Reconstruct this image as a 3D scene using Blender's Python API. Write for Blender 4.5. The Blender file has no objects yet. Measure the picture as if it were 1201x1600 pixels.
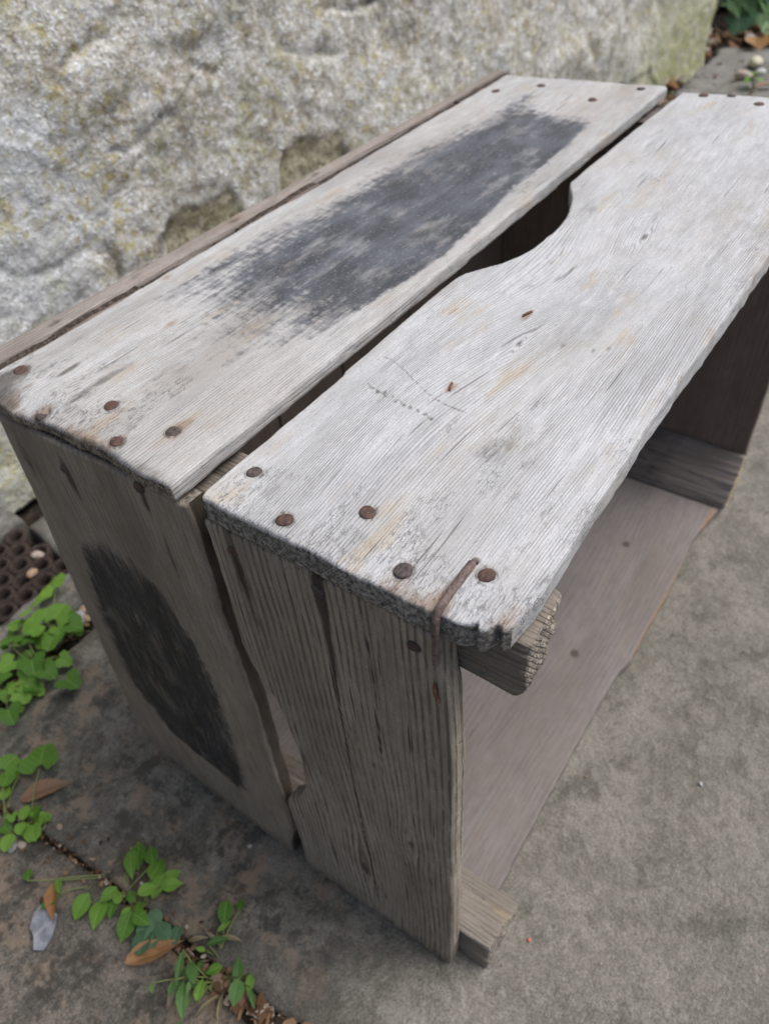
import bpy, math, random
import numpy as np
from mathutils import Matrix, Vector

# ------------------------------------------------------------------ camera, sky, sun, exposure
S = 1.65                      # every measurement below is in crate units; S turns them into metres
G = -0.014                    # ground level under the crate
C = bpy.context.scene.collection
sc = bpy.context.scene
cam_d = bpy.data.cameras.new('camera')
cam = bpy.data.objects.new('camera', cam_d); C.objects.link(cam)
r0 = Vector((0.56753565, -0.82064756, -0.06663979)); r1 = Vector((-0.59988866, -0.35670995, -0.71616451)); r2 = Vector((0.56394758, 0.44642534, -0.69474278))
M = Matrix.Identity(4)
for i in range(3):
    M[i][0] = r0[i]; M[i][1] = -r1[i]; M[i][2] = -r2[i]
    M[i][3] = (-0.11181389, -0.07092122, 0.46909762)[i] * S
cam.matrix_world = M
cam_d.sensor_fit = 'VERTICAL'; cam_d.sensor_height = 36.0; cam_d.sensor_width = 27.0
cam_d.lens = 1208.12 / 1600 * 36.0
cam_d.clip_start = 0.02; cam_d.clip_end = 400
cam_d.dof.use_dof = True
cam_d.dof.focus_distance = 0.258 * S
cam_d.dof.aperture_fstop = 9.5
sc.camera = cam

SUN_EL, SUN_AZ = math.radians(58), math.radians(-48)    # azimuth in the xy plane, from +x
w = bpy.data.worlds.new('World'); sc.world = w; w.use_nodes = True
nt = w.node_tree; nt.nodes.clear()
sky = nt.nodes.new('ShaderNodeTexSky'); sky.sky_type = 'NISHITA'; sky.sun_disc = False
sky.sun_elevation = SUN_EL; sky.sun_rotation = math.pi / 2 - SUN_AZ
sky.air_density = 1.0; sky.dust_density = 3.0; sky.ozone_density = 1.0
bg = nt.nodes.new('ShaderNodeBackground'); bg.inputs['Strength'].default_value = 0.055
wo = nt.nodes.new('ShaderNodeOutputWorld')
hs = nt.nodes.new('ShaderNodeHueSaturation'); hs.inputs['Saturation'].default_value = 0.95      # cloud-veiled sky
nt.links.new(sky.outputs[0], hs.inputs['Color']); nt.links.new(hs.outputs[0], bg.inputs[0]); nt.links.new(bg.outputs[0], wo.inputs[0])
sd = bpy.data.lights.new('sun', 'SUN'); sd.energy = 1.5; sd.angle = math.radians(45); sd.color = (1.0, 0.99, 0.98)
sun = bpy.data.objects.new('sun', sd); C.objects.link(sun)
sun_dir = Vector((math.cos(SUN_EL) * math.cos(SUN_AZ), math.cos(SUN_EL) * math.sin(SUN_AZ), math.sin(SUN_EL)))
sun.rotation_euler = sun_dir.to_track_quat('Z', 'Y').to_euler()
sun.location = (2, -2, 4)
sc.view_settings.view_transform = 'Standard'; sc.view_settings.look = 'None'
sc.view_settings.gamma = 1; sc.view_settings.use_curve_mapping = False
sc.view_settings.exposure = 1.25

# ------------------------------------------------------------------ numpy noise
def _hash(ix, iy, iz, seed):
    h = (ix.astype(np.int64) * 374761393 + iy.astype(np.int64) * 668265263 + iz.astype(np.int64) * 2147483647 + seed * 974711) & 0xffffffff
    h = ((h ^ (h >> 13)) * 1274126177) & 0xffffffff
    h = h ^ (h >> 16)
    return (h & 0xffff) / 65535.0
def vnoise(x, y, z=0.0, seed=0):
    x, y, z = np.broadcast_arrays(np.asarray(x, float), np.asarray(y, float), np.asarray(z, float))
    ix, iy, iz = np.floor(x), np.floor(y), np.floor(z)
    fx, fy, fz = x - ix, y - iy, z - iz
    fx = fx * fx * (3 - 2 * fx); fy = fy * fy * (3 - 2 * fy); fz = fz * fz * (3 - 2 * fz)
    o = 0
    for dx in (0, 1):
        for dy in (0, 1):
            for dz in (0, 1):
                o = o + _hash(ix + dx, iy + dy, iz + dz, seed) * (fx if dx else 1 - fx) * (fy if dy else 1 - fy) * (fz if dz else 1 - fz)
    return o * 2 - 1
def fbm(x, y, z=0.0, oct=4, seed=0, gain=.5):
    o, a, f = 0, 1.0, 1.0
    for k in range(oct):
        o = o + a * vnoise(np.asarray(x) * f + 7.3 * k, np.asarray(y) * f - 3.1 * k, np.asarray(z) * f, seed + k)
        a *= gain; f *= 2.03
    return o
def sstep(a, b, x):
    t = np.clip((np.asarray(x, float) - a) / (b - a), 0, 1)
    return t * t * (3 - 2 * t)
def lerp_pts(pts):
    xs = [p[0] for p in pts]; ys = [p[1] for p in pts]
    return lambda s: np.interp(s, xs, ys)

# ------------------------------------------------------------------ object helpers
def tag(o, label=None, cat=None, group=None, kind=None):
    if label: o['label'] = label
    if cat: o['category'] = cat
    if group: o['group'] = group
    if kind: o['kind'] = kind
    return o
def empty(name, loc=(0, 0, 0)):
    o = bpy.data.objects.new(name, None); C.objects.link(o); o.location = Vector(loc) * S
    o.empty_display_size = .02
    return o
def mesh(name, verts, faces, mat=None, parent=None, smooth=True, attrs=None):
    """verts in crate units and world place; becomes one object (a child of parent when given)"""
    me = bpy.data.meshes.new(name)
    V = np.asarray(verts, float) * S
    org = np.array(parent_loc(parent)) if parent is not None else V.mean(0)
    if parent is None: org[2] = V[:, 2].min()
    me.from_pydata((V - org).tolist(), [], faces if isinstance(faces, list) else faces.tolist())
    if smooth: me.polygons.foreach_set('use_smooth', [True] * len(me.polygons))
    attrs = dict(attrs or {}); attrs.setdefault('gc', np.asarray(verts, float))
    for k, v in attrs.items():
        v = np.asarray(v, float)
        if v.ndim == 2:
            a = me.attributes.new(k, 'FLOAT_VECTOR', 'POINT'); a.data.foreach_set('vector', v.ravel())
        else:
            a = me.attributes.new(k, 'FLOAT', 'POINT'); a.data.foreach_set('value', v)
    me.update()
    o = bpy.data.objects.new(name, me); C.objects.link(o)
    if parent is not None: o.parent = parent
    else: o.location = org
    if mat: me.materials.append(mat)
    return o
def parent_loc(p):
    l = Vector((0, 0, 0))
    while p is not None:
        l = l + p.location; p = p.parent
    return l
def tube(name, pts, rad, mat, parent=None, n=8, caps=True):
    P = [Vector(p) for p in pts]; vs = []; fs = []
    R = rad if hasattr(rad, '__len__') else [rad] * len(P)
    for i, p in enumerate(P):
        t = (P[min(i + 1, len(P) - 1)] - P[max(i - 1, 0)]).normalized()
        up = Vector((0, 0, 1)) if abs(t.z) < .8 else Vector((0, 1, 0))
        a = t.cross(up).normalized(); b = t.cross(a)
        for k in range(n):
            an = 2 * math.pi * k / n
            vs.append(p + (a * math.cos(an) + b * math.sin(an)) * R[i])
    for i in range(len(P) - 1):
        for k in range(n):
            fs.append((i * n + k, i * n + (k + 1) % n, (i + 1) * n + (k + 1) % n, (i + 1) * n + k))
    if caps: fs.append(tuple(range(n))); fs.append(tuple((len(P) - 1) * n + k for k in range(n))[::-1])
    return mesh(name, [tuple(v) for v in vs], fs, mat, parent)

# ------------------------------------------------------------------ node helpers
class NT:
    def __init__(s, name):
        s.m = bpy.data.materials.new(name); s.m.use_nodes = True
        s.t = s.m.node_tree; s.t.nodes.clear()
        s.out = s.t.nodes.new('ShaderNodeOutputMaterial')
        s.b = s.t.nodes.new('ShaderNodeBsdfPrincipled'); s.t.links.new(s.b.outputs[0], s.out.inputs[0])
    def lk(s, a, b): s.t.links.new(a, b)
    def set(s, sock, v):
        if isinstance(v, (int, float)): sock.default_value = v
        elif isinstance(v, tuple):
            sock.default_value = v if len(v) == len(sock.default_value) else tuple(v) + (1,)
        else: s.lk(v, sock)
    def math(s, op, a, b=0.0, c=None, clamp=False):
        n = s.t.nodes.new('ShaderNodeMath'); n.operation = op; n.use_clamp = clamp
        s.set(n.inputs[0], a); s.set(n.inputs[1], b)
        if c is not None: s.set(n.inputs[2], c)
        return n.outputs[0]
    def attr(s, name, vec=False):
        n = s.t.nodes.new('ShaderNodeAttribute'); n.attribute_name = name
        return n.outputs['Vector'] if vec else n.outputs['Fac']
    def xyz(s, x, y, z):
        n = s.t.nodes.new('ShaderNodeCombineXYZ')
        for i, v in enumerate((x, y, z)): s.set(n.inputs[i], v)
        return n.outputs[0]
    def sep(s, v):
        n = s.t.nodes.new('ShaderNodeSeparateXYZ'); s.lk(v, n.inputs[0]); return n.outputs
    def mapv(s, v, scale=(1, 1, 1), loc=(0, 0, 0)):
        n = s.t.nodes.new('ShaderNodeMapping'); s.lk(v, n.inputs[0])
        n.inputs['Scale'].default_value = scale; n.inputs['Location'].default_value = loc
        return n.outputs[0]
    def noise(s, v, scale=1.0, detail=3.0, rough=.55, dist=0.0, color=False):
        n = s.t.nodes.new('ShaderNodeTexNoise'); s.lk(v, n.inputs['Vector'])
        s.set(n.inputs['Scale'], scale); n.inputs['Detail'].default_value = detail
        n.inputs['Roughness'].default_value = rough; n.inputs['Distortion'].default_value = dist
        return n.outputs['Color'] if color else n.outputs['Fac']
    def vor(s, v, scale=1.0, feat='F1', rnd=1.0, out='Distance'):
        n = s.t.nodes.new('ShaderNodeTexVoronoi'); s.lk(v, n.inputs['Vector']); n.feature = feat
        s.set(n.inputs['Scale'], scale); n.inputs['Randomness'].default_value = rnd
        return n.outputs[out]
    def ss(s, v, a, b, lo=0.0, hi=1.0):
        n = s.t.nodes.new('ShaderNodeMapRange'); n.interpolation_type = 'SMOOTHSTEP'
        s.set(n.inputs['Value'], v); s.set(n.inputs['From Min'], a); s.set(n.inputs['From Max'], b)
        s.set(n.inputs['To Min'], lo); s.set(n.inputs['To Max'], hi)
        return n.outputs['Result']
    def mix(s, f, a, b, mode='MIX'):
        n = s.t.nodes.new('ShaderNodeMix'); n.data_type = 'RGBA'; n.blend_type = mode
        s.set(n.inputs[0], f); s.set(n.inputs[6], a); s.set(n.inputs[7], b)
        return n.outputs[2]
    def bump(s, h, strength, dist, prev=None):
        n = s.t.nodes.new('ShaderNodeBump'); s.set(n.inputs['Height'], h)
        n.inputs['Strength'].default_value = strength; n.inputs['Distance'].default_value = dist
        if prev is not None: s.lk(prev, n.inputs['Normal'])
        return n.outputs[0]
    def fin(s, col, rough=.85, nrm=None, spec=.25):
        s.set(s.b.inputs['Base Color'], col); s.set(s.b.inputs['Roughness'], rough)
        s.b.inputs['Specular IOR Level'].default_value = spec
        if nrm is not None: s.lk(nrm, s.b.inputs['Normal'])
        return s.m
    def objv(s):
        n = s.t.nodes.new('ShaderNodeTexCoord'); return s.mapv(n.outputs['Object'], (1 / S,) * 3)
    def rnd(s):
        n = s.t.nodes.new('ShaderNodeObjectInfo'); return n.outputs['Random']

PAINT_D, PAINT_L, PAINT_H = (.032, .036, .046), (.098, .107, .128), (.20, .21, .23)
def wood(name, light, mid, dark, line=900.0, ring=260.0, ringamt=.5, warm=(.30, .20, .12), warmamt=.35, relief=1.0, crack=.5, endc=(.045, .038, .032), blotch=.5, pd=None, pl=None):
    pd = pd or PAINT_D; pl = pl or PAINT_L
    """weathered softwood; 'gc' = (along grain, across, depth) in crate units"""
    k = NT(name); gc = k.attr('gc', True); x, y, z = k.sep(gc)
    yw = k.math('ADD', y, k.attr('warp'))
    big = k.noise(k.xyz(k.math('MULTIPLY', x, 5.0), k.math('MULTIPLY', yw, 14.0), z), 1.0, 2.0)
    yw2 = k.math('ADD', yw, k.math('MULTIPLY', k.math('SUBTRACT', big, .5), .010))
    zz = k.math('MULTIPLY', z, line * .8)
    fine = k.noise(k.xyz(k.math('MULTIPLY', x, 34.0), k.math('MULTIPLY', yw2, line), zz), 1.0, 2.0, .6)
    mid_n = k.noise(k.xyz(k.math('MULTIPLY', x, 5.0), k.math('MULTIPLY', yw2, line * .22), k.math('MULTIPLY', z, line * .2)), 1.0, 3.0, .6)
    spacing = k.noise(k.xyz(k.math('MULTIPLY', x, 1.0), k.math('MULTIPLY', yw2, ring * .12), z), 1.0, 2.0)
    ph = k.math('MULTIPLY', k.math('ADD', k.math('ADD', yw2, k.math('MULTIPLY', z, .7)), k.math('MULTIPLY', spacing, 2.2 / ring)), ring * 6.2832)
    ph = k.math('ADD', ph, k.math('MULTIPLY', mid_n, 2.2))
    rg = k.math('SINE', ph)                                    # -1..1 growth ring
    zone = k.noise(k.xyz(k.math('MULTIPLY', x, 7.0), k.math('MULTIPLY', yw, 42.0), k.math('ADD', z, 4.0)), 1.0, 3.0, .6)
    groove = k.math('MULTIPLY', k.ss(rg, k.ss(zone, .3, .7, .55, -.2), 1.0), k.ss(zone, .30, .60, .12, 1.0))
    brk = k.noise(k.xyz(k.math('MULTIPLY', x, 75.0), k.math('MULTIPLY', y, 420.0), zz), 1.0, 3.0, .65)
    groove = k.math('MULTIPLY', groove, k.ss(brk, .30, .62, .15, 1.0))
    f = k.math('ADD', k.ss(fine, .26, .60, 0, .65), k.ss(k.noise(k.mapv(gc, (60, 190, 90), (6, 6, 6)), 1.0, 5.0, .72), .36, .60, 0, .40), clamp=True)
    col = k.mix(f, mid, light)
    col = k.mix(k.math('MULTIPLY', groove, ringamt), col, dark)
    bl = k.noise(k.mapv(gc, (9, 26, 26)), 1.0, 4.0, .62)
    col = k.mix(k.math('MULTIPLY', k.ss(bl, .40, .72), blotch), col, k.mix(.55, dark, mid))
    bl3 = k.noise(k.mapv(gc, (7, 13, 13), (8, 2, 6)), 1.0, 5.0, .7)
    col = k.mix(k.ss(bl3, .45, .68, 0, .38), col, k.mix(.5, mid, warm))
    bl4 = k.noise(k.mapv(gc, (70, 110, 110), (1, 2, 6)), 1.0, 5.0, .75)
    col = k.mix(k.ss(bl4, .50, .66, 0, .40), col, mid)
    bl2 = k.noise(k.mapv(gc, (22, 60, 60), (3.1, 1.7, 0)), 1.0, 3.0, .6)
    col = k.mix(k.math('MULTIPLY', k.ss(bl2, .56, .74), warmamt), col, warm)
    pale = k.noise(k.mapv(gc, (40, 130, 130), (9.1, 4.7, 0)), 1.0, 3.0, .7)
    col = k.mix(k.math('MULTIPLY', k.ss(pale, .6, .75), .25), col, tuple(min(1, c * 1.25) for c in light))
    # fine cross-wise nicks and thin checks
    nick = k.noise(k.mapv(gc, (300, 1100, 300)), 1.0, 2.0, .7)
    col = k.mix(k.math('MULTIPLY', k.ss(nick, .64, .74), .45), col, dark)
    ck = k.noise(k.xyz(k.math('MULTIPLY', x, 17.0), k.math('MULTIPLY', yw2, 520.0), zz), 1.0, 1.5)
    ckm = k.math('MULTIPLY', k.ss(ck, .695, .75), crack)
    col = k.mix(ckm, col, tuple(c * .35 for c in dark))
    sp = k.ss(k.noise(k.mapv(gc, (600, 700, 600)), 1.0, 3.0, .7), .70, .76)
    col = k.mix(k.math('MULTIPLY', sp, .5), col, tuple(c * .6 for c in dark))
    # crackled skin, mostly near the ends
    wv = k.noise(k.mapv(gc, (330, 700, 260)), 1.0, 3.0, .65, color=True)
    cv = k.t.nodes.new('ShaderNodeVectorMath'); cv.operation = 'MULTIPLY_ADD'; k.lk(wv, cv.inputs[0]); cv.inputs[1].default_value = (1.9, 1.9, 1.9); k.lk(k.mapv(gc, (170, 760, 200)), cv.inputs[2])
    ce = k.vor(cv.outputs[0], 1.0, 'DISTANCE_TO_EDGE')
    cz = k.ss(k.math('ADD', k.noise(k.mapv(gc, (30, 55, 30), (1, 5, 2)), 1.0, 3.0, .65), k.math('MULTIPLY', k.attr('crk'), .26)), .60, .76)
    ckr = k.math('MULTIPLY', k.math('MULTIPLY', k.ss(ce, .12, .03), cz), k.ss(k.noise(k.mapv(gc, (200, 500, 200), (7, 7, 7)), 1.0, 3.0, .7), .42, .62))
    col = k.mix(k.math('MULTIPLY', ckr, .7), col, dark)
    grn = k.noise(k.mapv(gc, (900, 2600, 1500)), 1.0, 2.0, .7)
    col = k.mix(k.ss(grn, .38, .66, .42, .0), col, k.mix(.35, mid, dark))
    # masks
    n1 = k.noise(k.xyz(k.math('MULTIPLY', x, 55.0), k.math('MULTIPLY', y, 380.0), z), 1.0, 4.0, .65)
    n2 = k.noise(k.mapv(gc, (90, 160, 90)), 1.0, 4.0, .65)
    n2b = k.noise(k.mapv(gc, (520, 760, 520)), 1.0, 2.0, .6)
    rust = k.attr('rust')
    rm = k.ss(k.math('ADD', rust, k.math('MULTIPLY', k.math('SUBTRACT', n2, .5), 1.1)), .35, .95)
    col = k.mix(k.math('MULTIPLY', rm, .72), col, k.mix(n2b, (.15, .085, .055), (.34, .23, .14)))
    dirt_shade = k.attr('dirt_shade')
    dm = k.ss(k.math('ADD', dirt_shade, k.math('MULTIPLY', k.math('SUBTRACT', k.mix(.5, n2, n1), .5), 1.3)), .3, .9)
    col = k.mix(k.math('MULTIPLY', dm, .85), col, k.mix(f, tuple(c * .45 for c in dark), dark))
    paint = k.attr('paint')
    pn = k.math('ADD', k.math('MULTIPLY', k.math('SUBTRACT', n1, .5), 1.15), k.math('MULTIPLY', k.math('SUBTRACT', k.noise(k.mapv(gc, (190, 110, 130), (2, 9, 4)), 1.0, 5.0, .7), .5), 1.25))
    pm = k.ss(k.math('ADD', paint, pn), .30, .86)
    pm = k.math('MULTIPLY', pm, k.math('SUBTRACT', 1.0, k.math('MULTIPLY', k.ss(n2b, .60, .72), .55)))
    pm = k.math('MULTIPLY', pm, k.ss(k.math('ADD', k.noise(k.mapv(gc, (26, 70, 60), (3, 3, 3)), 1.0, 4.0, .65), k.math('MULTIPLY', paint, .14)), .40, .64, .48, 1.0))
    pm = k.math('MULTIPLY', pm, k.ss(paint, .02, .15))
    pcol = k.mix(k.ss(k.noise(k.mapv(gc, (30, 60, 60)), 1.0, 4.0, .6), .35, .72), pd, pl)
    pcol = k.mix(k.math('MULTIPLY', k.ss(fine, .55, .8), .4), pcol, PAINT_H)
    col = k.mix(k.math('MULTIPLY', pm, .93), col, pcol)
    e = k.ss(k.math('ADD', k.attr('endg'), k.math('MULTIPLY', k.math('SUBTRACT', n2b, .5), .5)), .42, .80)
    en = k.noise(k.mapv(gc, (300, 500, 500)), 1.0, 3.0, .7)
    ecol = k.mix(k.ss(en, .35, .7), tuple(c * .45 for c in endc), tuple(min(1, c * 2.0) for c in endc))
    ecol = k.mix(k.math('MULTIPLY', groove, .6), ecol, tuple(c * .3 for c in endc))
    col = k.mix(e, col, ecol)
    h = k.math('ADD', k.math('MULTIPLY', fine, .5), k.math('MULTIPLY', groove, -.9 * ringamt))
    h = k.math('SUBTRACT', h, k.math('MULTIPLY', k.math('ADD', ckm, ckr), 1.2))
    h = k.math('SUBTRACT', h, k.math('MULTIPLY', k.math('ADD', dm, k.ss(nick, .6, .74)), .25))
    h = k.math('ADD', h, k.math('MULTIPLY', k.math('MULTIPLY', e, en), 1.2))
    nr = k.bump(h, .55 * relief, .0011 * S)
    rough = k.mix(pm, (.86, .86, .86), (.55, .55, .55))
    return k.fin(col, rough, nr, .22)
mat_silver = wood('silver_weathered_wood', (.600, .602, .615), (.385, .380, .376), (.150, .138, .124), line=1700, ring=900, ringamt=.60, warm=(.46, .35, .22), warmamt=.62, relief=1.0, crack=.6, blotch=.52, endc=(.20, .185, .165))
mat_pale = wood('pale_weathered_wood', (.555, .550, .548), (.365, .354, .342), (.130, .114, .100), line=1400, ring=700, ringamt=.48, warm=(.38, .28, .17), warmamt=.60, relief=1.0, crack=.6, blotch=.70, endc=(.19, .16, .125))
mat_end = wood('dark_grooved_wood', (.42, .37, .30), (.245, .208, .162), (.034, .025, .018), line=1100, ring=330, ringamt=.85, warm=(.16, .10, .065), warmamt=.4, relief=1.3, crack=.9, blotch=.55, endc=(.14, .12, .10))
mat_end2 = wood('dark_worn_wood', (.345, .295, .235), (.215, .180, .140), (.052, .041, .031), line=700, ring=330, ringamt=.30, warm=(.16, .095, .06), warmamt=.45, relief=.8, crack=.6, blotch=.7, endc=(.14, .12, .10), pd=(.010, .011, .014), pl=(.028, .031, .038))
mat_rail = wood('brown_grey_rail_wood', (.36, .32, .29), (.23, .195, .17), (.09, .07, .055), line=1000, ring=500, ringamt=.5, warm=(.24, .16, .10), warmamt=.6, relief=.9, crack=.5, blotch=.8, endc=(.14, .11, .09))
mat_in = wood('brown_inner_wood', (.245, .195, .162), (.170, .130, .106), (.065, .048, .038), line=500, ring=260, ringamt=.30, warm=(.10, .06, .04), warmamt=.5, relief=.6, crack=.4, blotch=.7, endc=(.055, .042, .034))
mat_floor = wood('mauve_grey_wood', (.235, .212, .200), (.160, .142, .132), (.085, .068, .060), line=700, ring=260, ringamt=.38, warm=(.26, .19, .12), warmamt=.2, relief=.4, crack=.1, blotch=.6, endc=(.42, .31, .18))
mat_post = wood('split_post_wood', (.27, .24, .205), (.17, .146, .122), (.075, .060, .048), line=900, ring=520, ringamt=.45, warm=(.34, .25, .14), warmamt=.5, relief=1.5, crack=.5, blotch=.5, endc=(.27, .235, .195))

def rust_mat(name, a, b, c):
    k = NT(name); v = k.objv()
    n = k.noise(v, 500, 4, .65); n2 = k.noise(v, 1400, 2, .6)
    col = k.mix(k.ss(n, .35, .65), a, b); col = k.mix(k.math('MULTIPLY', k.ss(n2, .55, .72), .6), col, c)
    return k.fin(col, .75, k.bump(k.mix(.5, n, n2), .7, .0008 * S), .3)
mat_nail = rust_mat('rusty_nail_iron', (.050, .032, .028), (.115, .066, .050), (.20, .13, .10))
mat_nail2 = rust_mat('dark_iron_nail', (.040, .034, .034), (.10, .075, .068), (.17, .14, .13))
mat_staple = rust_mat('orange_rust_iron', (.10, .045, .028), (.22, .11, .065), (.07, .035, .022))
mat_wire = rust_mat('thick_rusty_wire', (.095, .062, .050), (.17, .125, .108), (.22, .20, .20))

# ------------------------------------------------------------------ boards
class Frame:
    """grain axis a, across b, outward c; origin o (crate units)"""
    def __init__(s, o, a, b, c): s.o, s.a, s.b, s.c = [np.array(v, float) for v in (o, a, b, c)]
    def __call__(s, A, B, Cc): return s.o + A[..., None] * s.a + B[..., None] * s.b + Cc[..., None] * s.c

def board(name, parent, fr, L, lo, hi, a0, a1, th, mat, masks=None, n=120, m=40, q=4, r=.0012, wob=.0003, seed=0, taper=None, tpow=1.0):
    """lo/hi: across limits as functions of a; a0/a1: end offsets as functions of b; th thickness"""
    s = np.linspace(0, 1, n + 1); t = np.linspace(0, 1, m + 1) ** tpow
    es, et = min(.6 * r / L, .3 / n), None
    s = np.unique(np.concatenate([s, [.35 * r / L, r / L, 2 * r / L, 1 - .35 * r / L, 1 - r / L, 1 - 2 * r / L]]))
    wid = float(np.mean(hi(s * L) - lo(s * L)))
    t = np.unique(np.concatenate([t, [.35 * r / wid, r / wid, 2 * r / wid, 1 - .35 * r / wid, 1 - r / wid, 1 - 2 * r / wid]]))
    n, m = len(s) - 1, len(t) - 1
    ss_, tt = np.meshgrid(s, t, indexing='ij')
    a_ = ss_ * L
    l_, h_ = lo(a_), hi(a_)
    rn = .0003 * fbm(a_ * 90, np.zeros_like(a_) + tt.round() * 9, 0, 4, seed + 5) * min(1, r / .001)
    l_ = l_ + rn; h_ = h_ + .0003 * fbm(a_ * 90, 3.0 + np.zeros_like(a_), 0, 4, seed + 9) * min(1, r / .001)
    b_ = l_ + (h_ - l_) * tt
    e0, e1 = a0(b_), a1(b_)
    A = e0 + (e1 - e0) * ss_
    d = np.minimum(np.minimum((b_ - l_), (h_ - b_)), np.minimum(A - e0, e1 - A))
    rr = r * (1 + .5 * np.clip(fbm(A * 45, b_ * 45, 0, 3, seed + 2), -.6, 1.3))
    dd = np.clip(d / rr, 0, 1)
    drop = rr * (1 - np.sqrt(np.clip(1 - (1 - dd) ** 2, 0, 1)))
    cw = wob * fbm(A * 18, b_ * 45, 0, 4, seed)
    top = -drop + cw + (taper(A, b_) if taper is not None else 0)
    bot = -th + drop + cw * .5
    # topology: top grid, bottom grid, perimeter layers
    N = (n + 1) * (m + 1)
    idx = np.arange(N).reshape(n + 1, m + 1)
    per = np.concatenate([idx[:-1, 0], idx[-1, :-1], idx[:0:-1, -1], idx[0, :0:-1]])
    Af, Bf, Tf, Bo = A.ravel(), b_.ravel(), top.ravel(), bot.ravel()
    As = [Af, Af]; Bs = [Bf, Bf]; Cs = [Tf, Bo]
    layers = [per]
    base = 2 * N
    ca, cb = (Af[per], Bf[per])
    nx = np.where(np.isin(per, idx[0, :]), -1, 0) + np.where(np.isin(per, idx[-1, :]), 1, 0)
    ny = np.where(np.isin(per, idx[:, 0]), -1, 0) + np.where(np.isin(per, idx[:, -1]), 1, 0)
    for k in range(1, q):
        f = k / q
        cz = Tf[per] * (1 - f) + Bo[per] * f
        off = .00025 * fbm(ca * 200, cb * 200, cz * 400, 3, seed + 11)
        As.append(ca + nx * off); Bs.append(cb + ny * off); Cs.append(cz)
        layers.append(np.arange(base, base + len(per))); base += len(per)
    layers.append(per + N)
    AA, BB, CC = np.concatenate(As), np.concatenate(Bs), np.concatenate(Cs)
    P = fr(AA, BB, CC)
    fl = []
    i0, i1, i2, i3 = idx[:-1, :-1].ravel(), idx[1:, :-1].ravel(), idx[1:, 1:].ravel(), idx[:-1, 1:].ravel()
    F = [np.stack([i0, i1, i2, i3], 1), np.stack([i3, i2, i1, i0], 1) + N]
    for k in range(q):
        u, v = layers[k], layers[k + 1]
        F.append(np.stack([u, v, np.roll(v, -1), np.roll(u, -1)], 1))
    F = np.concatenate(F)
    det = np.dot(np.cross(fr.a, fr.b), fr.c)
    if det < 0: F = F[:, ::-1]
    endg = np.zeros(len(AA))
    isend = np.isin(per, np.concatenate([idx[0, :], idx[-1, :]]))
    for Lr in layers[1:-1]: endg[Lr] = isend * 1.0
    endg[per[isend]] = .55; endg[(per + N)[isend]] = .8
    at = {'gc': np.stack([AA + seed * .37, BB + seed * .11, CC], 1), 'endg': endg}
    z0 = np.zeros(len(AA)); mk = masks(AA, BB, CC) if masks else {}
    for kx in ('warp', 'rust', 'dirt_shade', 'paint', 'crk'): at[kx] = mk.get(kx, z0) + z0
    if 'endg' in mk: at['endg'] = np.clip(at['endg'] + mk['endg'], 0, 1)
    return mesh(name, P, F, mat, parent, True, at)
def G2(a, b, pa, pb, ra, rb, rot=0.0):
    x, y = a - pa, b - pb; c, s_ = math.cos(rot), math.sin(rot)
    x, y = x * c + y * s_, -x * s_ + y * c
    return np.exp(-((x / ra) ** 2 + (y / rb) ** 2))
def knotwarp(a, b, pa, pb, ra, rb, amp):
    """pushes the growth rings apart round a knot"""
    x, y = (a - pa) / ra, (b - pb) / rb
    return -amp * np.sign(y) * np.exp(-(x * x)) * np.exp(-np.abs(y)) * (1 - np.exp(-np.abs(y) * 6))
def jag(pts, amp=.0006, fr=90.0, seed=0):
    f = lerp_pts(pts)
    return lambda v: f(v) + amp * fbm(np.asarray(v) * fr, seed * 1.7, 0, 3, seed)

_nail = {}
def nail(parent, pos, axis, rad=.0026, tilt=(0, 0), seed=0, label=None):
    """iron nail head lying on a board; axis 'z' (top boards) or 'x' (end boards)"""
    rn = random.Random(seed * 7 + 3); rad *= rn.uniform(.98, 1.14); n = 16; vs = []; fs = []
    p1, p2 = rn.uniform(0, 6), rn.uniform(0, 6); rs = [1 + .06 * math.sin(2 * math.pi * q / n + p1) + .05 * math.sin(4 * math.pi * q / n + p2) + .025 * rn.uniform(-1, 1) for q in range(n)]
    for rr, h in ((1.0, -.0012), (1.0, .00012), (.88, .00036), (.45, .00040)):
        for k in range(n):
            an = 2 * math.pi * k / n
            vs.append((rad * rr * rs[k] * math.cos(an), rad * rr * rs[k] * math.sin(an), h + (rn.uniform(-1, 1) * .00009)))
    vs.append((0, 0, .00034))
    for L_ in range(3):
        for k in range(n): fs.append((L_ * n + k, L_ * n + (k + 1) % n, (L_ + 1) * n + (k + 1) % n, (L_ + 1) * n + k))
    for k in range(n): fs.append((3 * n + k, 3 * n + (k + 1) % n, 4 * n))
    R = Matrix.Rotation(tilt[0], 4, 'X') @ Matrix.Rotation(tilt[1], 4, 'Y')
    if axis == 'x': R = Matrix.Rotation(-math.pi / 2, 4, 'Y') @ R
    P = [tuple(R @ Vector(v) + Vector(pos)) for v in vs]
    return mesh('nail', P, fs, mat_nail if seed % 3 else mat_nail2, parent)

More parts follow.
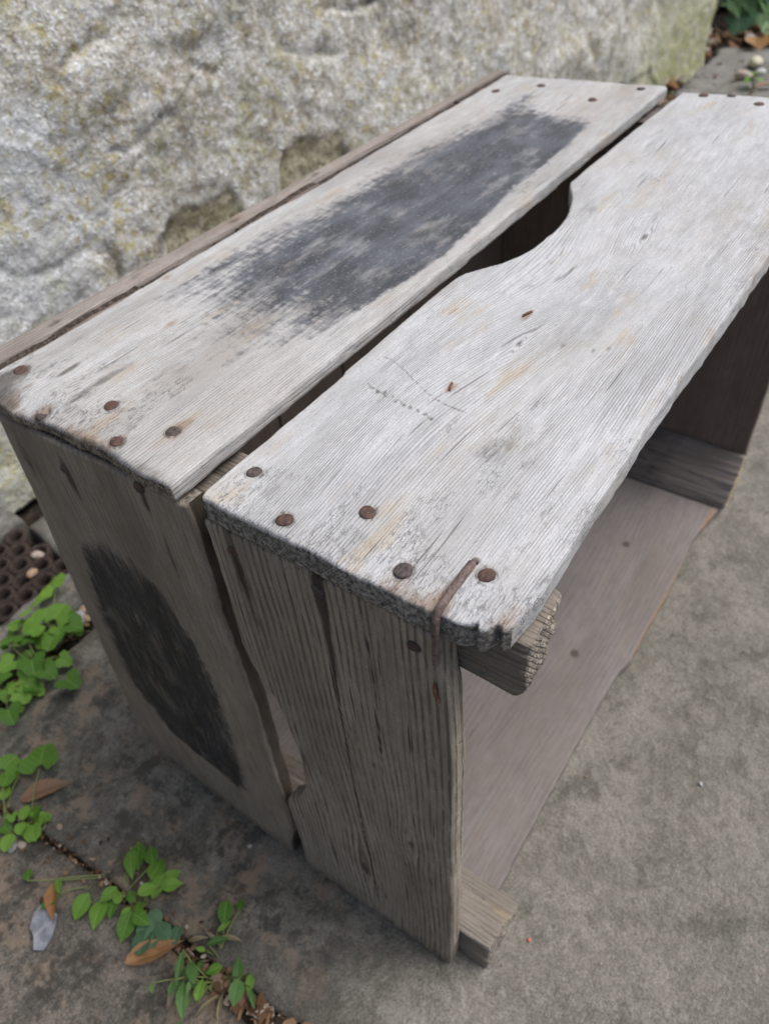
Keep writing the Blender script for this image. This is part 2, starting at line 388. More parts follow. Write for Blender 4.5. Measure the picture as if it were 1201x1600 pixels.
# ------------------------------------------------------------------ ground: soil sheet and paving
def gz(x, y):
    x, y = np.asarray(x, float), np.asarray(y, float)
    return G + .010 * sstep(.115, .24, y) * sstep(.5, .1, np.abs(x)) * sstep(.42, .33, y)
def stone_mat(name, a, b, c, pink=(.26, .19, .15), moss=(.085, .095, .055), pinkamt=.4, mossamt=.4, bump=1.0, spk=.5):
    k = NT(name); v = k.attr('gc', True)
    n0 = k.noise(v, 5, 3, .6); n1 = k.noise(v, 34, 4, .62); n2 = k.noise(v, 170, 4, .66); n3 = k.noise(v, 700, 3, .65)
    n1b = k.noise(k.mapv(v, (1, 1, 1), (5.2, 3.3, 0)), 55, 5, .68)
    t = k.math('ADD', k.math('MULTIPLY', n1, .45), k.math('MULTIPLY', n2, .55))
    col = k.mix(k.ss(t, .43, .58), b, a)
    col = k.mix(k.math('MULTIPLY', k.ss(n1b, .54, .68), pinkamt), col, pink)
    col = k.mix(k.math('MULTIPLY', k.ss(k.noise(v, 22, 5, .7), .50, .70), mossamt), col, moss)
    dk = k.ss(k.math('ADD', k.noise(v, 48, 5, .72), k.math('ADD', k.math('MULTIPLY', k.math('SUBTRACT', n0, .5), .35), k.math('MULTIPLY', k.attr('dirt_shade'), .25))), .54, .70)
    col = k.mix(k.math('MULTIPLY', dk, .75), col, c)
    col = k.mix(k.ss(n3, .30, .72), k.mix(.5, col, c), k.mix(.22, col, (.42, .38, .33)))
    sp = k.ss(k.noise(v, 1100, 2, .6), .66, .74)
    col = k.mix(k.math('MULTIPLY', sp, spk), col, (.42, .41, .38))
    sp2 = k.ss(k.noise(k.mapv(v, (1, 1, 1), (2, 8, 1)), 900, 2, .6), .66, .75)
    col = k.mix(k.math('MULTIPLY', sp2, .5), col, (.03, .028, .022))
    h = k.math('ADD', k.math('MULTIPLY', n2, 1.0), k.math('MULTIPLY', n3, .35))
    lf_ = k.attr('left')
    grt = k.noise(k.mapv(v, (1, 1, 1), (3, 1, 4)), 1500, 2, .7)
    col = k.mix(k.ss(grt, .42, .62, .35, 0), col, (.06, .056, .048))
    col = k.mix(k.math('MULTIPLY', lf_, k.ss(k.noise(k.mapv(v, (1, 1, 1), (8, 8, 8)), 38, 5, .72), .50, .60, 0, .62)), col, (.27, .20, .145))
    col = k.mix(k.math('MULTIPLY', lf_, k.ss(k.noise(k.mapv(v, (1, 1, 1), (2, 6, 8)), 46, 5, .75), .50, .60, 0, .7)), col, (.045, .043, .036))
    nr = k.bump(h, .5 * bump, .004 * S)
    return k.fin(col, .9, nr, .2)
mat_pave = stone_mat('grey_green_sandstone_paving', (.290, .268, .228), (.185, .172, .143), (.072, .068, .055), pink=(.30, .25, .20), pinkamt=.30, mossamt=.30, bump=1.0)
mat_pave2 = stone_mat('dark_dirty_paving', (.27, .23, .19), (.12, .106, .088), (.034, .031, .026), pink=(.30, .225, .175), pinkamt=.75, mossamt=.35, bump=1.2)
mat_kerb = stone_mat('pale_grey_kerb_stone', (.30, .29, .27), (.19, .185, .17), (.07, .066, .058), pinkamt=.15, mossamt=.25, bump=1.0)
mat_moss = stone_mat('mossy_wall_stone', (.30, .28, .20), (.20, .18, .125), (.06, .052, .035), pink=(.24, .19, .12), moss=(.17, .18, .06), pinkamt=.3, mossamt=.6, bump=1.4)
mat_brownstone = stone_mat('brown_bare_wall_stone', (.40, .35, .25), (.22, .185, .12), (.060, .048, .030), pink=(.36, .32, .22), moss=(.15, .14, .06), pinkamt=.6, mossamt=.5, bump=1.6, spk=.3)

k = NT('damp_soil'); v = k.attr('gc', True)
k.fin(k.mix(k.ss(k.noise(v, 160, 4, .7), .35, .7), (.012, .010, .008), (.060, .046, .034)), .95, k.bump(k.noise(v, 300, 4, .7), .8, .004 * S), .15)
mat_soil = k.m

ground = mesh('ground', [(-60, -60, -.040), (60, -60, -.040), (60, 60, -.040), (-60, 60, -.040)], [(0, 1, 2, 3)], mat_soil)
tag(ground, 'dark damp soil under and around the paving', kind='structure')
pavement = empty('pavement', (0, 0, G)); tag(pavement, 'worn stone paving slabs beside the wall', kind='structure')

def slab(P0, P1, nu, nv, mat, z=0.0, name='paving_slab', parent=pavement, seed=0, r=.006, label=None, rough=.0011, depth=.03, dirt_shade=None, edge=.0022, vpow=1.0):
    """ruled patch between polylines P0 and P1 [(x,y)...], rounded rim, skirt"""
    def ev(P, u):
        P = np.array(P, float); d = np.concatenate([[0], np.cumsum(np.hypot(*np.diff(P, axis=0).T))]); d /= d[-1]
        return np.stack([np.interp(u, d, P[:, 0]), np.interp(u, d, P[:, 1])], -1)
    u = np.linspace(0, 1, nu + 1); v_ = np.linspace(0, 1, nv + 1) ** vpow
    e0 = ev(P0, u); e1 = ev(P1, u)
    wid = float(np.mean(np.hypot(*(e1 - e0).T))); ln = float(np.sum(np.hypot(*np.diff(e0, axis=0).T)))
    v_ = np.unique(np.concatenate([v_, np.array([.15, .5, 1, 1.8]) * r / wid, 1 - np.array([.15, .5, 1, 1.8]) * r / wid]))
    u = np.unique(np.concatenate([u, np.array([.15, .5, 1, 1.8]) * r / ln, 1 - np.array([.15, .5, 1, 1.8]) * r / ln]))
    e0 = ev(P0, u); e1 = ev(P1, u); nu, nv = len(u) - 1, len(v_) - 1
    U, V = np.meshgrid(u, v_, indexing='ij')
    X = e0[:, None, 0] * (1 - V) + e1[:, None, 0] * V; Y = e0[:, None, 1] * (1 - V) + e1[:, None, 1] * V
    dist = np.minimum(np.minimum(V, 1 - V) * wid, np.minimum(U, 1 - U) * ln)
    nx = edge * fbm(X * 45, Y * 45, 1, 4, seed); ny = edge * fbm(X * 45, Y * 45, 9, 4, seed + 3)
    k_ = np.exp(-dist / .03)
    X = X + nx * k_; Y = Y + ny * k_
    rr = r * (1 + .6 * np.clip(fbm(X * 25, Y * 25, 0, 3, seed + 1), -.7, 1.2)); dd = np.clip(dist / rr, 0, 1)
    Z = gz(X, Y) + z - rr * .8 * (1 - np.sqrt(1 - (1 - dd) ** 2)) + rough * fbm(X * 22, Y * 22, 0, 5, seed + 2) * sstep(0, .01, dist + .004) + .0012 * fbm(X * 4, Y * 4, 0, 2, seed + 8)
    P = np.stack([X, Y, Z], -1).reshape(-1, 3); idx = np.arange(len(P)).reshape(nu + 1, nv + 1)
    per = np.concatenate([idx[:-1, 0], idx[-1, :-1], idx[:0:-1, -1], idx[0, :0:-1]])
    Bt = P[per].copy(); Bt[:, 2] -= depth
    F = [np.stack([idx[:-1, :-1].ravel(), idx[1:, :-1].ravel(), idx[1:, 1:].ravel(), idx[:-1, 1:].ravel()], 1)]
    b = len(P) + np.arange(len(per)); F.append(np.stack([per, b, np.roll(b, -1), np.roll(per, -1)], 1))
    F = np.concatenate(F); A = np.concatenate([P, Bt])
    # orientation
    a_, b_, c_ = P[idx[0, 0]], P[idx[1, 0]], P[idx[1, 1]]
    if np.cross(b_ - a_, c_ - a_)[2] < 0: F = F[:, ::-1]
    at = {}
    dv = np.exp(-dist.ravel() / .012)
    if dirt_shade: dv = dv + dirt_shade(P[:, 0], P[:, 1])
    at['dirt_shade'] = np.concatenate([dv, dv[per] + 1])
    at['left'] = sstep(.14, -.02, A[:, 0]) * sstep(.0, .09, A[:, 1] + A[:, 0] * .3)
    at['gc'] = A + np.array([seed * 1.31, 0, 0])
    o = mesh(name, A, F, mat, parent, True, at)
    if label: o['label'] = label
    return o

slab([(-.02, -.9), (-.052, -.06), (-.066, .05), (-.070, .07), (-.073, .15), (-.077, .224), (-.085, .30), (-.088, .358)],
     [(1.25, -.9), (1.25, .05), (1.25, .25), (1.25, .374)], 190, 200, mat_pave, seed=0, edge=.0013, rough=.0022, r=.0045, vpow=2.2,
     dirt_shade=lambda x, y: .55 * sstep(.06, -.03, x) * sstep(-.02, .08, y))
slab([(-1.3, -.9), (-1.3, .358)], [(-.032, -.9), (-.066, -.06), (-.080, .05), (-.084, .07), (-.083, .11), (-.080, .15), (-.0790, .20), (-.0800, .224), (-.0880, .30), (-.093, .358)], 150, 130, mat_pave2, seed=5, rough=.0026, z=-.001, edge=.0010, r=.0045)
slab([(-.6, .384), (.02, .388), (.066, .385)], [(-.6, .432), (.03, .433), (.086, .427)], 90, 12, mat_kerb, z=.004, seed=2, rough=.002, name='kerb_stone')
slab([(.078, .383), (.6, .379)], [(.096, .512), (.6, .49)], 60, 26, mat_kerb, z=.001, seed=3, rough=.002, name='kerb_stone')
slab([(.61, .380), (1.24, .376)], [(.61, .50), (1.24, .46)], 50, 20, mat_kerb, z=.0, seed=4, name='kerb_stone')
slab([(-.6, .520), (.098, .520)], [(-.6, .66), (.098, .63)], 70, 20, mat_kerb, z=.003, seed=6, rough=.003, name='kerb_stone')
slab([(1.26, -.9), (1.27, .36), (1.28, .40)], [(1.90, -.9), (1.86, .30), (1.80, .43)], 110, 60, mat_kerb, z=.004, seed=7, rough=.005, r=.012, edge=.008)
slab([(1.95, -.9), (1.93, .44)], [(3.4, -.9), (3.4, .44)], 60, 60, mat_pave2, z=-.006, seed=8, rough=.005, r=.012, edge=.01)

# ------------------------------------------------------------------ stone wall
WU = np.array([1.39, -.126, 0]); WU /= np.linalg.norm(WU); WO = np.array([.11, .551, G]); WN = np.array([WU[1], -WU[0], 0])
k = NT('lichen_crusted_render'); v = k.attr('gc', True)
n0 = k.noise(v, 7, 4, .6); n1 = k.noise(v, 30, 5, .68); n2 = k.noise(v, 120, 4, .7); n3 = k.noise(v, 420, 3, .7)
col = k.mix(k.ss(n1, .36, .64), (.32, .285, .22), (.53, .50, .44))
col = k.mix(k.math('MULTIPLY', k.ss(n2, .40, .66), .6), col, (.66, .65, .61))
zc = k.sep(v)[2]
blue = k.ss(k.math('ADD', k.math('MULTIPLY', k.noise(k.mapv(v, (1, 1, 1), (4, 1, 7)), 14, 4, .65), .9), k.math('MULTIPLY', k.attr('paint'), .22)), .46, .66)
col = k.mix(k.math('MULTIPLY', blue, .55), col, (.58, .61, .64))
wh = k.ss(k.math('ADD', k.math('MULTIPLY', k.noise(k.mapv(v, (1, 1, 1), (1, 1, 1)), 300, 2, .6), .74), k.math('MULTIPLY', n1, .26)), .56, .61)
col = k.mix(k.math('MULTIPLY', wh, .8), col, (.80, .82, .85))
vo = k.vor(v, 190, 'F1', 1.0, 'Distance'); vm = k.math('MULTIPLY', k.ss(vo, .30, .16), k.ss(k.noise(v, 60, 3, .6), .46, .58))
col = k.mix(k.math('MULTIPLY', vm, .7), col, (.78, .81, .84))
yl = k.math('MULTIPLY', k.ss(k.math('ADD', k.math('MULTIPLY', k.attr('paint'), .05), k.noise(k.mapv(v, (1, 1, 1), (9, 2, 3)), 90, 4, .7)), .52, .66), k.ss(k.noise(k.mapv(v, (1, 1, 1), (2, 2, 9)), 11, 3, .6), .42, .62))
col = k.mix(k.math('MULTIPLY', yl, .85), col, (.44, .37, .14))
gr = k.math('MAXIMUM', k.ss(k.noise(k.mapv(v, (1, 1, 1), (3, 3, 3)), 20, 4, .7), .54, .70, 0, .45), k.math('MULTIPLY', k.attr('warp'), k.ss(k.noise(v, 60, 4, .7), .30, .6)))
col = k.mix(gr, col, (.34, .34, .17))
pit = k.ss(k.noise(k.mapv(v, (1, 1, 1), (7, 7, 7)), 260, 3, .7), .58, .68)
col = k.mix(k.math('MULTIPLY', pit, .6), col, (.13, .115, .085))
bs = k.mix(k.ss(k.noise(k.mapv(v, (1, 1, 1), (6, 1, 2)), 45, 5, .7), .38, .62), (.20, .175, .11), (.40, .365, .26))
bs = k.mix(k.ss(k.noise(k.mapv(v, (1, 1, 1), (1, 8, 2)), 110, 4, .7), .50, .64, 0, .7), bs, (.46, .43, .34))
bs = k.mix(k.ss(n2, .5, .66, 0, .6), bs, (.09, .078, .05))
col = k.mix(k.attr('bare'), col, bs)
col = k.mix(k.ss(k.math('ADD', k.attr('dirt_shade'), k.math('MULTIPLY', k.math('SUBTRACT', n2, .5), 1.4)), .35, 1.0, 0, .85), col, (.075, .065, .045))
h = k.math('ADD', n2, k.math('MULTIPLY', n3, .45)); h = k.math('ADD', h, k.math('MULTIPLY', vm, .3)); h = k.math('SUBTRACT', h, k.math('MULTIPLY', pit, .5))
mat_render = k.fin(col, .93, k.bump(h, .65, .006 * S), .15)

wall = empty('stone_wall', tuple(WO)); tag(wall, 'old rough stone wall crusted with white and yellow lichen behind the crate', 'wall')
ug = np.unique(np.concatenate([np.arange(-2.0, -.1, .03), np.arange(-.1, .75, .0032), np.arange(.75, 1.72, .006)]))
zg = np.unique(np.concatenate([np.arange(-.03, .44, .0035), np.arange(.44, .6, .012), np.arange(.6, 1.25, .04)]))
UU, ZZ = np.meshgrid(ug, zg, indexing='ij')
wx = UU + .03 * fbm(UU * 9, ZZ * 9, 0, 3, 41); wz = ZZ + .03 * fbm(UU * 9, ZZ * 9, 5, 3, 42)
D = .010 * fbm(wx * 3.0, wz * 4.5, 0, 3, 11) + .0024 * fbm(wx * 13, wz * 16, 0, 4, 12) + .0014 * fbm(UU * 55, ZZ * 55, 0, 5, 13) + .0009 * fbm(UU * 230, ZZ * 230, 0, 3, 14)
def pline(pts, w_, amp):
    o = np.zeros_like(UU); jx = UU + .006 * fbm(UU * 50, ZZ * 50, 2, 3, 61); jz = ZZ + .006 * fbm(UU * 50, ZZ * 50, 6, 3, 62)
    for (x0, y0), (x1, y1) in zip(pts[:-1], pts[1:]):
        L2 = (x1 - x0) ** 2 + (y1 - y0) ** 2; t = np.clip(((jx - x0) * (x1 - x0) + (jz - y0) * (y1 - y0)) / L2, 0, 1)
        o = np.maximum(o, np.exp(-(np.hypot(jx - x0 - t * (x1 - x0), jz - y0 - t * (y1 - y0)) / w_) ** 2))
    return o * amp
def crease(sc_, seed, w_, amp):
    n = fbm(wx * sc_, wz * sc_ * 1.5, 3.3, 3, seed)
    gate = sstep(-.1, .5, fbm(UU * 5, ZZ * 6, 8, 2, seed + 7))
    return amp * .5 * np.exp(-(n / w_) ** 2) * gate, np.exp(-(n / w_) ** 2) * gate
c1, m1 = crease(2.6, 21, .035, .006); c2, m2 = crease(5.5, 25, .05, .003)
pl = pline([(.195, .300), (.203, .313), (.217, .321), (.232, .322), (.246, .318)], .0035, 1.0) + pline([(.330, .262), (.318, .256), (.297, .248), (.281, .244), (.257, .238), (.225, .236)], .0032, .8) + pline([(.330, .276), (.345, .272), (.358, .264)], .003, 1.0)
pl = pl + pline([(.500, .292), (.525, .287), (.560, .285), (.60, .279)], .004, 1.0) + pline([(.169, .262), (.164, .243), (.167, .228)], .0022, .9) + pline([(1.05, .15), (1.095, .103), (1.12, .06)], .012, .5) + pline([(1.30, .2), (1.33, .12), (1.30, .02)], .015, .6)
D = D - c1 - c2 - .0045 * np.clip(pl, 0, 1) + .005 * np.exp(-(((UU - .232) / .03) ** 2 + ((ZZ - .295) / .022) ** 2)) + .004 * np.exp(-(((UU - .31) / .035) ** 2 + ((ZZ - .262) / .018) ** 2))
m1 = np.clip(m1 * .6 + pl, 0, 1.2)
# the crust has a ragged foot; below it the bare stones sit back
foot = np.interp(UU, [-2, .02, .238, .248, .253, .265, .30, .343, .350, .356,   .402, .410, .418, .450, .505, .54, .60, 1.3, 1.45, 3], [.08, .08, .08, .140, .170, .176, .174, .180, .164, .11, .11, .168, .186, .193, .184, .12, .08, .06, -.1, -.1])
foot = foot + .004 * fbm(UU * 60, ZZ * 20, 0, 4, 33)
under = sstep(.004, -.004, ZZ - G - foot)
D = D - (.0042 + .0015 * fbm(UU * 18, ZZ * 30, 0, 3, 71)) * under
mdirt = np.clip(np.exp(-((ZZ - G - foot) / .007) ** 2) * .45 + m1 * .6 + m2 * .5 , 0, 1.3)
endr = sstep(1.30, 1.68, UU); D = D - .22 * sstep(1.5, 1.72, UU) ** 2
D = D - .05 * ZZ
W = WO + UU[..., None] * WU + D[..., None] * WN; W[..., 2] = ZZ
idx = np.arange(UU.size).reshape(UU.shape)
F = np.stack([idx[:-1, :-1].ravel(), idx[1:, :-1].ravel(), idx[1:, 1:].ravel(), idx[:-1, 1:].ravel()], 1)
nv0 = UU.size; Wf = W.reshape(-1, 3)
bk = Wf.copy()
per = np.concatenate([idx[:-1, 0], idx[-1, :-1], idx[:0:-1, -1], idx[0, :0:-1]])
Bt = Wf[per] - WN * .35
b = nv0 + np.arange(len(per))
F = np.concatenate([F, np.stack([per, b, np.roll(b, -1), np.roll(per, -1)], 1)])
grn = np.clip(sstep(1.15, 1.45, UU) * .75 + .55 * sstep(.13, .0, ZZ), 0, 1)
mesh('render_crust', np.concatenate([Wf, Bt]), F, mat_render, wall, True,
     {'bare': np.concatenate([(under * (UU > .235) * (UU < .56)).ravel(), np.zeros(len(per))]), 'dirt_shade': np.concatenate([mdirt.ravel(), np.zeros(len(per))]), 'warp': np.concatenate([grn.ravel(), np.zeros(len(per))]),
      'paint': np.concatenate([sstep(.25, .1, UU).ravel() * sstep(.36, .25, ZZ).ravel(), np.zeros(len(per))])})

def boulder(name, cpos, size, mat, parent, seed=0, rot=0.0, n=26, amp=.16, boxy=3.4, label=None, kind=None):
    """lumpy rounded block"""
    th = np.linspace(0, math.pi, n + 1)[1:-1]; ph = np.linspace(0, 2 * math.pi, 2 * n, endpoint=False)
    T, Ph = np.meshgrid(th, ph, indexing='ij')
    d = np.stack([np.sin(T) * np.cos(Ph), np.sin(T) * np.sin(Ph), np.cos(T)], -1).reshape(-1, 3)
    d = np.concatenate([d, [[0, 0, 1], [0, 0, -1]]])
    rr = 1 / (np.abs(d) ** boxy).sum(1) ** (1 / boxy)
    rr = rr * (1 + amp * fbm(d[:, 0] * 1.7, d[:, 1] * 1.7, d[:, 2] * 1.7, 4, seed) * .6)
    p = d * rr[:, None] * np.array(size) / 2
    p = np.stack([p[:, 0] * math.cos(rot) - p[:, 1] * math.sin(rot), p[:, 0] * math.sin(rot) + p[:, 1] * math.cos(rot), p[:, 2]], 1) + np.array(cpos)
    q_, m_ = len(th), len(ph); ix = np.arange(q_ * m_).reshape(q_, m_)
    F = [(int(ix[i, j]), int(ix[i + 1, j]), int(ix[i + 1, (j + 1) % m_]), int(ix[i, (j + 1) % m_])) for i in range(q_ - 1) for j in range(m_)]
    F += [(q_ * m_, int(ix[0, j]), int(ix[0, (j + 1) % m_])) for j in range(m_)] + [(q_ * m_ + 1, int(ix[-1, (j + 1) % m_]), int(ix[-1, j])) for j in range(m_)]
    o = mesh(name, p, F, mat, parent)
    if label: o['label'] = label
    return o
def on_wall(u, z, out=0.0):
    p = WO + u * WU + out * WN; return (p[0], p[1], z)
wr = math.atan2(WU[1], WU[0])
for i, (u, z, su, sz, o_, mt) in enumerate([(.15, .02, .10, .10, -.05, mat_moss),
        (-.075, .048, .155, .115, -.035, mat_moss), (.09, .06, .13, .10, -.055, mat_moss), (-.30, .05, .24, .12, -.04, mat_moss), (.58, .06, .2, .12, -.06, mat_moss), (.85, .05, .25, .1, -.06, mat_moss)]):
    boulder('stone', on_wall(u, z, o_), (su, .07, sz), mt, wall, seed=50 + i, rot=wr, boxy=3.4, amp=.2, label={1: 'green mossy stone at the foot of the wall'}.get(i))
back_wall = empty('rubble_wall', (2.1, .62, G)); tag(back_wall, 'dark rubble wall behind the ivy beyond the far end of the crate', 'wall')
for i, (x, y, z, sx, sy, sz) in enumerate([(2.05, .62, .02, .30, .18, .12), (2.38, .58, .03, .30, .2, .15), (2.72, .58, .03, .32, .2, .14), (1.93, .66, .14, .22, .2, .14), (2.2, .64, .16, .3, .2, .13), (2.52, .64, .17, .3, .2, .15), (2.85, .66, .16, .3, .2, .15), (2.1, .70, .30, .4, .2, .15), (2.55, .72, .31, .45, .2, .16), (2.95, .72, .31, .35, .2, .16), (1.98, .70, .45, .3, .2, .15), (2.35, .72, .46, .4, .2, .16), (2.8, .72, .47, .42, .2, .16), (3.1, .62, .08, .3, .3, .3)]):
    boulder('stone', (x, y, z), (sx, sy, sz), mat_moss if i % 3 else mat_brownstone, back_wall, seed=80 + i, n=14)

# ------------------------------------------------------------------ the crate
crate = empty('wooden_crate', (.23, .11, G)); tag(crate, 'weathered grey wooden crate lying on its side, black paint patches, by the wall', 'crate')
X_, Y_, Z_ = (1, 0, 0), (0, 1, 0), (0, 0, 1); NX = (-1, 0, 0)
TOPF = Frame((0, 0, .300), X_, Y_, Z_)
ENDF = Frame((0, 0, 0), (0, 0, 1), (0, 1, 0), (-1, 0, 0))
def spots(A, B, lst): 
    o = 0
    for (a, b, ra, rb, s_) in lst: o = o + s_ * G2(A, B, a, b, ra, rb)
    return o
nB = [(.0185, .0865), (.0062, .0630), (.0225, .0420), (.0082, .0190), (.0188, -.0026), (.451, .080), (.457, .064), (.447, .044)]
nA = [(.0178, .2145), (.0042, .1830), (.020, .1610), (.0062, .1420), (.0205, .1280), (.434, .187), (.419, .142), (.452, .122), (.412, .211)]
def maskB(A, B, Cc):
    warp = knotwarp(A, B, .132, .046, .012, .006, .0022) + knotwarp(A, B, .139, .031, .010, .005, .0018) + knotwarp(A, B, .142, .016, .010, .005, .0015) + knotwarp(A, B, .242, .038, .016, .006, .002)
    warp = warp + .016 * G2(A, B, .19, .045, .07, .028) - .006 * G2(A, B, .07, .06, .05, .02) + .005 * G2(A, B, .33, .03, .10, .03)
    rust = spots(A, B, [(a + .001, b, .0052, .0040, .78 if i % 2 else .6) for i, (a, b) in enumerate(nB)]) + spots(A, B, [(.152, .053, .007, .0022, .95), (.0925, .0542, .006, .003, .95), (.012, .0035, .012, .0028, .8), (.0085, .053, .010, .0035, .42), (.016, .038, .008, .003, .35), (.060, .063, .012, .004, .25), (.030, .058, .010, .006, .35), (.21, .036, .02, .0018, .40), (.190, .040, .012, .002, .3), (.035, .020, .012, .004, .32), (.0, .018, .006, .02, .55), (.002, .005, .006, .010, .30), (.004, -.012, .010, .006, .30), (.030, .033, .014, .004, .30), (.045, .072, .014, .005, .35), (.075, .048, .016, .003, .3), (.11, -.008, .03, .005, .35), (.004, .080, .008, .006, .35)])
    rust = rust + .55 * np.exp(-((B + .016) / .0035) ** 2) * sstep(.2, .5, fbm(A * 30, B * 10, 0, 3, 4) + .3)
    kn = [(.0222, .0031, .0012, .0012, 1.5), (.132, .046, .0042, .0014, 1.0), (.139, .031, .0035, .0012, .95), (.141, .019, .003, .001, .85), (.145, .0145, .003, .001, .85), (.242, .038, .005, .0018, 1.0)]
    dirt_shade = spots(A, B, kn) + spots(A, B, [(.074, .018, .012, .010, .34), (.066, .026, .010, .006, .30), (.052, .012, .020, .008, .22), (.195, .054, .010, .0014, .75), (.185, .056, .006, .0012, .6), (.096, .041, .004, .0025, .5), (.013, .038, .005, .006, .38), (.020, .075, .014, .005, .3), (.262, .073, .012, .006, .38), (.238, .070, .022, .006, .3), (.03, .0, .02, .006, .2), (.012, .07, .008, .014, .3)])
    # scuffed scratch across the grain and saw-tooth marks
    for a_, b_ in nB: dirt_shade = dirt_shade + .75 * np.exp(-((np.hypot(A - a_, B - b_) - .0031) / .0006) ** 2)
    t = np.clip((.083 - B) / .033, 0, 1); ctr = .079 - .006 * t
    dirt_shade = dirt_shade + .95 * np.exp(-((A - ctr + .0009 * np.sin(B * 1500)) / .0014) ** 2) * (B < .083) * (B > .050) * (.62 + .25 * np.sin(B * 1900)) * (1 + .5 * fbm(A * 200, B * 200, 0, 2, 4))
    t2 = .0955 - .010 * np.clip((.094 - B) / .05, 0, 1) + .004 * np.sin(B * 90)
    dirt_shade = dirt_shade + .70 * np.exp(-((A - t2) / .0008) ** 2) * (B < .094) * (B > .040)
    dirt_shade = dirt_shade + .35 * np.exp(-((A + .001) / .004) ** 2) + .30 * np.exp(-((B + .017) / .004) ** 2) * sstep(-.3, .4, fbm(A * 25, 0, 0, 3, 8))
    # lighter scuff marks stay clean; dirt gathers toward the near right corner
    dirt_shade = dirt_shade + .20 * sstep(.13, .02, A) * sstep(.5, .0, np.abs(B - .02) / .05)
    crk = .9 * sstep(.05, .0, A) + .8 * G2(A, B, .072, .018, .025, .014) + .5 * sstep(-.004, -.016, B)
    return dict(warp=warp, rust=rust, dirt_shade=dirt_shade, crk=crk)
def hiB(a):
    return np.interp(a, [0, .003, .02, .080, .0815, .09, .120, .168, .174, .180, .191, .200, .209, .220, .234, .248, .261, .272, .280, .285, .2875, .290, .296, .38, .46],
                        [.0942, .0950, .0951, .0952, .0962, .0965, .097, .0972, .0958, .0930, .0855, .0815, .0790, .0782, .0785, .080, .0835, .0875, .0915, .0945, .0958, .0968, .0970, .0965, .0950])
loB = lerp_pts([(0, -.0172), (.012, -.0182), (.05, -.0172), (.105, -.0158), (.186, -.0168), (.25, -.0165), (.35, -.0172), (.46, -.0172)])
_a0B = jag([(-.03, .0105), (-.0185, .0085), (-.0172, .0060), (-.0155, .0040), (-.0142, .0046), (-.0132, .0058), (-.0122, .0030), (-.0105, .0014), (-.0095, .0020), (-.0085, .0036), (-.0072, .0012), (-.004, .0002), (.002, -.0008), (.02, -.0006), (.05, .0), (.085, .0000), (.093, .0004), (.0955, .0022)], .0004, 160, 3)
a0B = lambda b: _a0B(b) + .0007 * sstep(-.002, -.006, b) * np.abs(fbm(np.asarray(b) * 900, 0, 0, 2, 77)) + .00025 * fbm(np.asarray(b) * 900, 5, 0, 2, 78)
a1B = jag([(-.03, .468), (.04, .463), (.095, .455)], .0012, 60, 4)
topB = board('side_board', crate, TOPF, .46, lambda a: loB(a) + .0002 * fbm(a * 120, 0, 0, 3, 6), hiB, a0B, a1B, .0105, mat_silver, maskB, n=330, m=104, q=6, r=.0010, seed=1, tpow=1.35)
topB['label'] = 'pale silver top board with a scooped hand hole on its rear edge'
def maskA(A, B, Cc):
    warp = knotwarp(A, B, .25, .15, .02, .01, .002) + .005 * G2(A, B, .12, .16, .06, .04)
    # dry-brushed black patch
    lo = np.interp(A, [.075, .096, .14, .184, .27, .312, .384], [.138, .1215, .117, .112, .120, .120, .124])
    hi = np.interp(A, [.075, .10, .15, .21, .29, .355, .40], [.200, .213, .210, .212, .213, .200, .190])
    den = sstep(.020, .100, A + (B - .15) * -.25) * sstep(.402, .355, A - (B - .12) * .2)
    edge = np.minimum(sstep(lo - .003, lo + .0035, B), sstep(hi + .008, hi - .034, B))
    paint = den * edge * (.50 + .50 * sstep(.085, .145, A))
    paint = np.clip(paint, 0, 1) * .98 + .50 * G2(A, B, .40, .185, .03, .012) + .42 * G2(A, B, .13, .205, .06, .008)
    rust = spots(A, B, [(a + .001, b, .0060, .0045, .95 if i == 4 else .7) for i, (a, b) in enumerate(nA)]) + spots(A, B, [(.0, .20, .007, .014, .8), (.002, .150, .005, .012, .6), (.002, .165, .005, .01, .55), (.035, .119, .010, .003, .55), (.075, .186, .006, .003, .85), (.050, .205, .008, .004, .5), (.012, .203, .010, .006, .5), (.030, .128, .012, .003, .42), (.048, .186, .010, .004, .35), (.105, .219, .006, .003, .8), (.34, .155, .004, .003, 1.0), (.018, .120, .012, .004, .4)])
    dirt_shade = spots(A, B, [(.028, .197, .007, .0016, 1.0), (.038, .178, .014, .0025, .5), (.052, .155, .006, .002, .55), (.020, .178, .014, .004, .42), (.01, .215, .010, .004, .9), (.004, .21, .012, .010, .55), (.046, .160, .012, .004, .35), (.060, .170, .02, .010, .25)])
    for a_, b_ in nA: dirt_shade = dirt_shade + .75 * np.exp(-((np.hypot(A - a_, B - b_) - .0031) / .0006) ** 2)
    dirt_shade = dirt_shade + .4 * np.exp(-((A) / .004) ** 2) + .18 * sstep(.08, .0, A)
    endg = spots(A, B, [(0, .19, .003, .012, .4)])
    dirt_shade = dirt_shade + .6 * G2(A, B, .197, .1078, .004, .0012)
    return dict(warp=warp, rust=rust, dirt_shade=dirt_shade, paint=paint, crk=1.0 * sstep(.06, .0, A) * sstep(.12, .16, B))
loA = lerp_pts([(0, .1070), (.03, .1068), (.15, .1068), (.19, .1064), (.1955, .1064), (.196, .1070), (.33, .1078), (.47, .1080)])
a0A = jag([(.10, -.0016), (.125, -.0012), (.133, .0004), (.145, .0012), (.16, .001), (.175, .0006), (.195, -.0006), (.21, .001), (.223, .004), (.23, .006)], .0007, 150, 7)
a1A = jag([(.10, .461), (.112, .464), (.17, .456), (.223, .450)], .0012, 60, 9)
